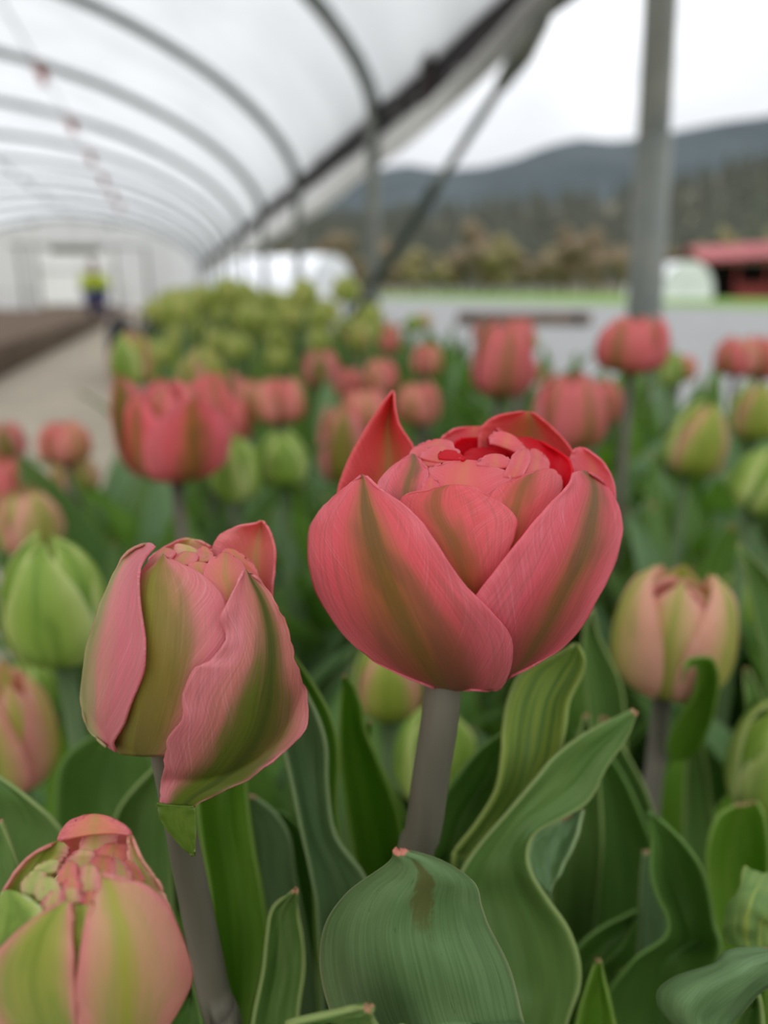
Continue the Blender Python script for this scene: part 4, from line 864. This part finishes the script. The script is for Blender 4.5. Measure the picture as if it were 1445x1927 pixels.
KINDS = {
 'green': Kind('bud', ['green_bud'], hs=1.1, seed=1, hi=True), 'green2': Kind('bud', ['green_bud'], hs=1.0, seed=2, amax=.95, hi=True),
 'limepink': Kind('bud', ['peach_green', 'green_bud'], hs=1.05, seed=3, hi=True),
 'peach': Kind('closed', ['peach', 'peach_green', 'peach'], hs=1.0, seed=4, flare=.12, heart='heart', hi=True),
 'blush': Kind('closed', ['peach_pink', 'peach_green', 'peach_pink'], hs=1.1, seed=5, flare=.05, hi=True),
 'pink': Kind('closed', ['pink_mid', 'rose_outer', 'pink_mid'], hs=1.0, seed=6, flare=.12, heart='pink_mid'),
 'pink2': Kind('closed', ['pink_mid'], hs=.95, seed=7, flare=.2, heart='salmon_mid'),
 'salmon': Kind('closed', ['salmon_mid', 'pink_mid'], hs=.92, seed=8, flare=.05, heart='salmon_mid'),
 'olivepink': Kind('closed', ['rose_outer', 'rose_mid', 'pink_mid'], hs=1.0, seed=9, flare=.1, heart='pink_mid'),
 'openpink': Kind('open', ['pink_mid', 'rose_outer', 'main_outer'], hs=1.0, seed=10, flare=1.0, amax=.85, heart='pink_mid', hi=True),
 'redgreen': Kind('bud', ['pink_mid', 'green_bud', 'peach_green'], hs=1.1, seed=11, flare=.05)}
def gleaf(seed, L=.26, wd=.022, bend=.10, twist=.5):
    r = random.Random(seed); nv, nu = 19, 9
    P = np.zeros((nv, nu, 3)); 
    for j in range(nv):
        v = j/(nv-1); x = .01+bend*v**2.0; z = L*(v-.12*v**3)
        wv = wd*(.35+.65*math.sin(math.pi*min(1, .25+.5*v*1.2)))*(1-v**3.2)**.8+.0006
        tw = twist*v*v
        for i in range(nu):
            u = i/(nu-1)*2-1
            dx = .35*wv*u*u*(1-.3*v)*-1
            yy = u*wv; wavy = .005*abs(u)*vn(v*4+seed*3.3, u)
            P[j, i] = (x+dx*math.cos(tw)-yy*math.sin(tw)*.6+wavy, yy*math.cos(tw)+wavy, z+abs(u)*.002)
    me = gridmesh('leaf', P); me.polygons.foreach_set('use_smooth', [True]*len(me.polygons))
    return me
GL = []
for k in range(10):
    me = gleaf(k, .24+.03*(k % 3), .021+.004*(k % 4), .05+.03*(k % 4), rng.uniform(-1.1, 1.1)); me.materials.append(M[['leaf', 'leaf_dark', 'leaf_blue', 'leaf', 'leaf_bright'][k % 5]]); GL.append(me)
st_me = tubemesh('stem', [(0, 0, 0), (.003, 0, .3), (.002, .002, .7), (0, 0, 1.0)], [.0055, .005, .0042, .0036], 10)
for p_ in st_me.polygons: p_.use_smooth = True
st_me.materials.append(M['stem']); st_g = st_me.copy(); st_g.materials.clear(); st_g.materials.append(M['stem_green'])
def child(name, me, parent, loc, rot=(0, 0, 0), sc=(1, 1, 1)):
    o = bpy.data.objects.new(name, me); COL.objects.link(o); o.parent = parent
    o.location = loc; o.rotation_euler = rot; o.scale = sc; return o
def add_leaves(root, n, rs, smax=1.0, z=0.0):
    for k in range(n):
        s = smax*rs.uniform(.75, 1.12)
        child('leaf', rs.choice(GL), root, (0, 0, z), (0, 0, k*6.283/n+rs.uniform(-.5, .5)), (s, s*rs.uniform(.9, 1.25), s))
def gtulip(pos, width, kind, label, group, tilt=(0, 0), rz=None, hs=1.0, nleaf=3, green=False, lean=(0, 0), lsmax=1.0, seed=0):
    """pos: base of flower in the world"""
    rs = random.Random(seed*7+int(pos[0]*1e4)+int(pos[1]*1e4))
    r = empty('tulip', (pos[0]+lean[0], pos[1]+lean[1], 0)); tag(r, label, 'tulip', group)
    h = float(pos[2]); ln = math.sqrt(h*h+lean[0]**2+lean[1]**2)
    q = Vector((0, 0, 1)).rotation_difference(Vector((-lean[0], -lean[1], h)))
    child('stem', st_g if green else st_me, r, (0, 0, 0), q.to_euler(), (1, 1, ln))
    rz = rs.uniform(0, 6.28) if rz is None else rz
    E_ = (Euler((tilt[0], tilt[1], 0)).to_matrix() @ Euler((0, 0, rz)).to_matrix()).to_euler()
    for me, m in KINDS[kind].parts:
        child('petal', me, r, (-lean[0], -lean[1], h-.002), E_, (width, width, width*hs))
    add_leaves(r, nleaf, rs, lsmax)
    return r
GN = 'pink double tulips in the near bed'; GB = 'green tulip buds in the near bed'
# (px centre, py centre, px width, real width, kind, hs, label, extra)
LIST = [
 (105, 1128, 178, .040, 'green', 1.15, 'plump pale green tulip bud left of the rose tulip', dict(green=True, rz=.6)),
 (22, 1375, 140, .036, 'blush', 1.35, 'pink and green bud cut by the left edge below the plump green bud', dict(green=True, rz=2.2, lean=(.0, .0))),
 (52, 1285, 85, .028, 'green2', 1.1, 'small green bud peeking out behind the pink and green bud at the left edge', dict(green=True)),
 (1262, 1178, 200, .044, 'peach', 1.08, 'peach tulip with lime base and a curled leaf, right of the coral flower', dict(rz=-.9, tilt=(0, .06))),
 (1462, 1428, 165, .036, 'green', 1.15, 'lime green bud cut by the right edge', dict(green=True, rz=.3)),
 (732, 1268, 125, .034, 'limepink', 1.1, 'green bud with a blush edge half hidden under the coral flower', dict(green=True, rz=.4)),
 (818, 1405, 150, .036, 'green2', 1.15, 'green bud directly behind the stem of the coral flower', dict(green=True, rz=1.2)),
 (322, 792, 165, .058, 'openpink', 1.05, 'big open pink tulip with olive marks left of centre, out of focus', dict(rz=1.0, tilt=(.12, .05))),
 (425, 785, 85, .046, 'pink2', 1.0, 'pink tulip partly behind the big open pink one', {}),
 (248, 676, 78, .044, 'redgreen', 1.1, 'red and green bud standing alone against the beige path', dict(rz=2.4)),
 (384, 692, 70, .042, 'limepink', 1.0, 'green bud with a pink top beside the dark green bed edge', {}),
 (428, 728, 55, .044, 'pink', 1.0, 'small pink tulip above the big open pink one', {}),
 (524, 746, 92, .050, 'salmon', .9, 'round salmon tulip above the pair of green buds', {}),
 (445, 882, 92, .038, 'green', 1.15, 'taller green bud of the pair left of the coral flower', dict(green=True)),
 (531, 858, 94, .040, 'green2', .98, 'rounder green bud of the pair left of the coral flower', dict(green=True)),
 (646, 832, 88, .046, 'olivepink', 1.5, 'long pink and olive tulip touching the left side of the coral flower', {}),
 (690, 765, 90, .05, 'salmon', .9, 'pale pink tulip just above the pointed coral petal', {}),
 (788, 752, 78, .046, 'salmon', 1.0, 'pale pink tulip above the crown of the coral flower', {}),
 (605, 692, 64, .048, 'pink', 1.0, 'blurred pink tulip in front of the pale yellow bed', {}),
 (655, 716, 56, .046, 'salmon', 1.0, 'blurred pale pink tulip second in the far row of pink tulips', {}),
 (716, 702, 62, .048, 'salmon', 1.0, 'blurred pale pink tulip third in the far row of pink tulips', {}),
 (803, 672, 52, .044, 'salmon', 1.1, 'blurred salmon tulip at the edge of the pale yellow bed', {}),
 (940, 672, 104, .052, 'pink', 1.2, 'pink tulip with dark base standing tall above the coral flower', dict(rz=.5, tilt=(0, .1))),
 (972, 628, 62, .048, 'pink2', 1.0, 'pink tulip right behind the tall pink one', {}),
 (1072, 768, 122, .052, 'olivepink', 1.05, 'pink and olive tulip over the right shoulder of the coral flower', dict(rz=.8)),
 (1132, 752, 62, .046, 'pink2', 1.35, 'deep pink tulip tucked behind the pink and olive one', {}),
 (1192, 640, 118, .054, 'pink2', .85, 'pink tulip in front of the tall steel post', dict(rz=2.0)),
 (1388, 664, 72, .050, 'salmon', 1.0, 'salmon tulip of the pair at the right edge', {}),
 (1434, 668, 70, .050, 'pink2', 1.1, 'pink tulip of the pair at the right edge', {}),
 (1265, 692, 46, .034, 'green2', 1.3, 'small lime bud right of the tulip at the steel post', dict(green=True)),
 (1297, 822, 104, .042, 'limepink', 1.15, 'pale green bud leaning at the right with a long leaf before it', dict(green=True, tilt=(0, .25))),
 (1424, 772, 92, .044, 'limepink', 1.0, 'rounded yellow-green bud at the right edge', dict(green=True)),
 (1420, 888, 118, .042, 'green2', 1.0, 'drooping lime bud below the rounded one at the right edge', dict(green=True, tilt=(.2, .3))),
 (120, 824, 86, .046, 'salmon', .9, 'brownish pink tulip at the edge of the path', {}),
 (12, 826, 62, .044, 'pink', 1.0, 'pink tulip cut by the left edge below the path', {}),
 (142, 888, 78, .044, 'peach', .8, 'low peach tulip behind an upright leaf', {}),
 (14, 905, 78, .046, 'pink2', 1.2, 'deep red-pink tulip at the left edge', {}),
 (52, 975, 108, .044, 'peach', 1.0, 'peach and lime bud in front of the deep pink tulip', dict(rz=1.5)),
 (1385, 1130, 80, .034, 'green2', 1.2, 'dim green bud deep in the leaves right of the peach tulip', dict(green=True)),
]
used = []
for i, (px, py, wpx, W, kind, hs, label, ex) in enumerate(LIST):
    d = W*FPX/wpx/1.04
    c = PD(px, py, d); H = 1.08*W*hs
    pos = c-np.array([0, 0, H*.5])
    grp = GB if 'green' in kind or kind == 'limepink' else GN
    gtulip(pos, W, kind, label, grp, hs=hs, seed=i, lsmax=min(1.0, pos[2]/.30), **ex)
    used.append((pos[0], pos[1], px, py, wpx, d))
# curled leaf on the peach tulip
pk = [o for o in bpy.data.objects if o.get('label', '').startswith('peach tulip with lime base')][0]
leaf(pk, [(1262, 1428, 1302, 1428, .262, .003), (1255, 1398, 1322, 1402, .256, .005), (1282, 1345, 1340, 1355, .249, .006), (1306, 1300, 1350, 1300, .243, .006), (1312, 1268, 1352, 1272, .239, .005), (1306, 1252, 1338, 1238, .235, .003), (1290, 1262, 1300, 1240, .232, .002), (1282, 1286, 1286, 1262, .230, .001)], M['leaf_bright'], base=False, name='leaf_curl', wav=.0005)
leaf(pk, [(1280, 1700, 1360, 1700, .262), (1285, 1560, 1345, 1560, .264, .004), (1290, 1450, 1330, 1450, .266, .004), (1300, 1390, 1318, 1390, .268)], M['leaf'], name='leaf')

# ---------- fill: more plants of the same bed, leaves only when close, flowers further back
cnt = 0
rf = random.Random(21)
ncand = 0
def latal(x, y): 
    q = np.array([x, y, 0]); return q@TD, q@ND
pts_ = [(u_[0], u_[1]) for u_ in used]
while cnt < 215 and ncand < 9000:
    ncand += 1
    Y = rf.uniform(.27, 2.7)**1.0; x = Y*rf.uniform(-.62, .62)+rf.uniform(-.06, .06)
    a, l = latal(x, Y)
    if not ((-.15 if a < 1.0 else BED_L+.03) < l < .84): continue
    if l < .47 and a > 1.42: continue
    if a > 3.0: continue
    md = .055 if Y < .8 else .075
    if any((x-p[0])**2+(Y-p[1])**2 < md*md for p in pts_): continue
    pts_.append((x, Y)); cnt += 1
    if Y < .95 or rf.random() < .72:
        r = empty('tulip_plant', (x, Y, 0)); tag(r, 'leafy tulip plant without a visible flower, filling the bed between the flowers', 'plant', 'leafy plants filling the tulip bed')
        add_leaves(r, 5 if Y < 1.2 else 4, rf, rf.uniform(1.0, 1.25) if Y > .5 else rf.uniform(.75, 1.0))
    else:
        k = rf.choice(['pink', 'salmon', 'salmon', 'olivepink', 'green', 'limepink', 'pink2', 'peach'])
        W = rf.uniform(.036, .046)
        gtulip((x, Y, rf.uniform(.30, .37)), W, k, 'blurred %s tulip among the leaves in the far part of the bed' % ('green-budded' if k in ('green', 'limepink') else 'pink'), 'blurred far %s of the near bed' % ('green buds' if k in ('green', 'limepink') else 'pink tulips'), tilt=(rf.uniform(-.2, .2), rf.uniform(-.2, .2)), nleaf=4, seed=cnt)

for k_ in range(5000):
    a, l = rf.uniform(.05, 3.2), 1.02-.18*(abs(rf.gauss(0, 1))+1.0) if rf.random() < .4 else rf.uniform(.18, .84)
    if l > .84: continue
    if l < .40 and a > .5: continue
    p = TN(a, l); x, Y = p[0], p[1]
    if Y < .26 or (x < .12 and Y < .5): continue
    if any((x-q[0])**2+(Y-q[1])**2 < .05**2 for q in pts_): continue
    pts_.append((x, Y)); cnt += 1
    if cnt > 430: break
    r = empty('tulip_plant', (x, Y, 0)); tag(r, 'leafy tulip plant in the dense green strip along the open greenhouse side', 'plant', 'leafy plants along the open side')
    add_leaves(r, 4, rf, rf.uniform(1.1, 1.4) if l > .40 and a > .35 else rf.uniform(.8, 1.05))

# ---------- pale yellow bed behind
def yplant_mesh(seed):
    r = random.Random(seed); V, F, UV, MI = [], [], [], []
    def add(me, mat_i, T):
        b = len(V); V.extend([tuple(T @ v.co) for v in me.vertices])
        uvl = me.uv_layers[0].data; tmp = [(0, 0)]*len(me.vertices)
        for lp, u_ in zip(me.loops, uvl): tmp[lp.vertex_index] = tuple(u_.uv)
        UV.extend(tmp)
        for p in me.polygons: F.append(tuple(b+i for i in p.vertices)); MI.append(mat_i)
    h = r.uniform(.32, .42)
    add(st_g, 0, Matrix.Diagonal((1, 1, h, 1)))
    for k in range(4): add(ppetal('closed', k*1.57, 1.1, r.random()*9, 5, 7, .9, .15), 1, Matrix.Translation((0, 0, h)) @ Matrix.Rotation(r.uniform(-.3, .3), 4, 'X') @ Matrix.Scale(r.uniform(.044, .058), 4))
    for k in range(4): add(gleaf(seed*5+k, .30, .016, r.uniform(.05, .12), r.uniform(-.8, .8)), 2, Matrix.Rotation(k*1.57+r.uniform(-.4, .4), 4, 'Z') @ Matrix.Scale(r.uniform(.9, 1.25), 4))
    me = mesh('tulip', V, F, UV)
    for m in ('stem_green', 'yellow_bud', 'leaf_lime'): me.materials.append(M[m])
    me.polygons.foreach_set('material_index', MI); me.polygons.foreach_set('use_smooth', [True]*len(F))
    return me
YM = [yplant_mesh(k) for k in range(6)]
ry = random.Random(5)
spots = []
a = 1.5
while a < 14:
    l = BED_L+.08
    while l < (.46 if a < 3 else .72):
        spots.append((a+ry.uniform(-.04, .04), l+ry.uniform(-.04, .04))); l += .078+.004*a
    a += .085+.006*a
near, far = spots[:290], spots[290:]
for a, l in near:
    p = TN(a, l); o = bpy.data.objects.new('yellow_tulip', ry.choice(YM)); COL.objects.link(o)
    o.location = (p[0], p[1], 0); o.rotation_euler = (0, 0, ry.uniform(0, 6.28)); s = ry.uniform(.92, 1.06); o.scale = (s, s, s)
    tag(o, 'pale yellow-green tulip in the dense blurred bed before the white hoop house', 'tulip', 'pale yellow tulips in the far bed')
V, F, UV, MI = [], [], [], []
for a, l in far:
    me = ry.choice(YM); p = TN(a, l); T = Matrix.Translation((p[0], p[1], 0)) @ Matrix.Rotation(ry.uniform(0, 6.28), 4, 'Z')
    b = len(V); V.extend([tuple(T @ v.co) for v in me.vertices])
    for q in me.polygons: F.append(tuple(b+i for i in q.vertices)); MI.append(q.material_index)
me = mesh('tulip_mass', V, F)
for m in ('stem_green', 'yellow_bud', 'leaf_lime'): me.materials.append(M[m])
l_ = me.uv_layers.new(name='UVMap')
me.polygons.foreach_set('material_index', MI)
tag(obj('tulip_foliage', me, None), 'far end of the pale yellow tulip bed dissolving into green', 'tulips', kind='stuff')
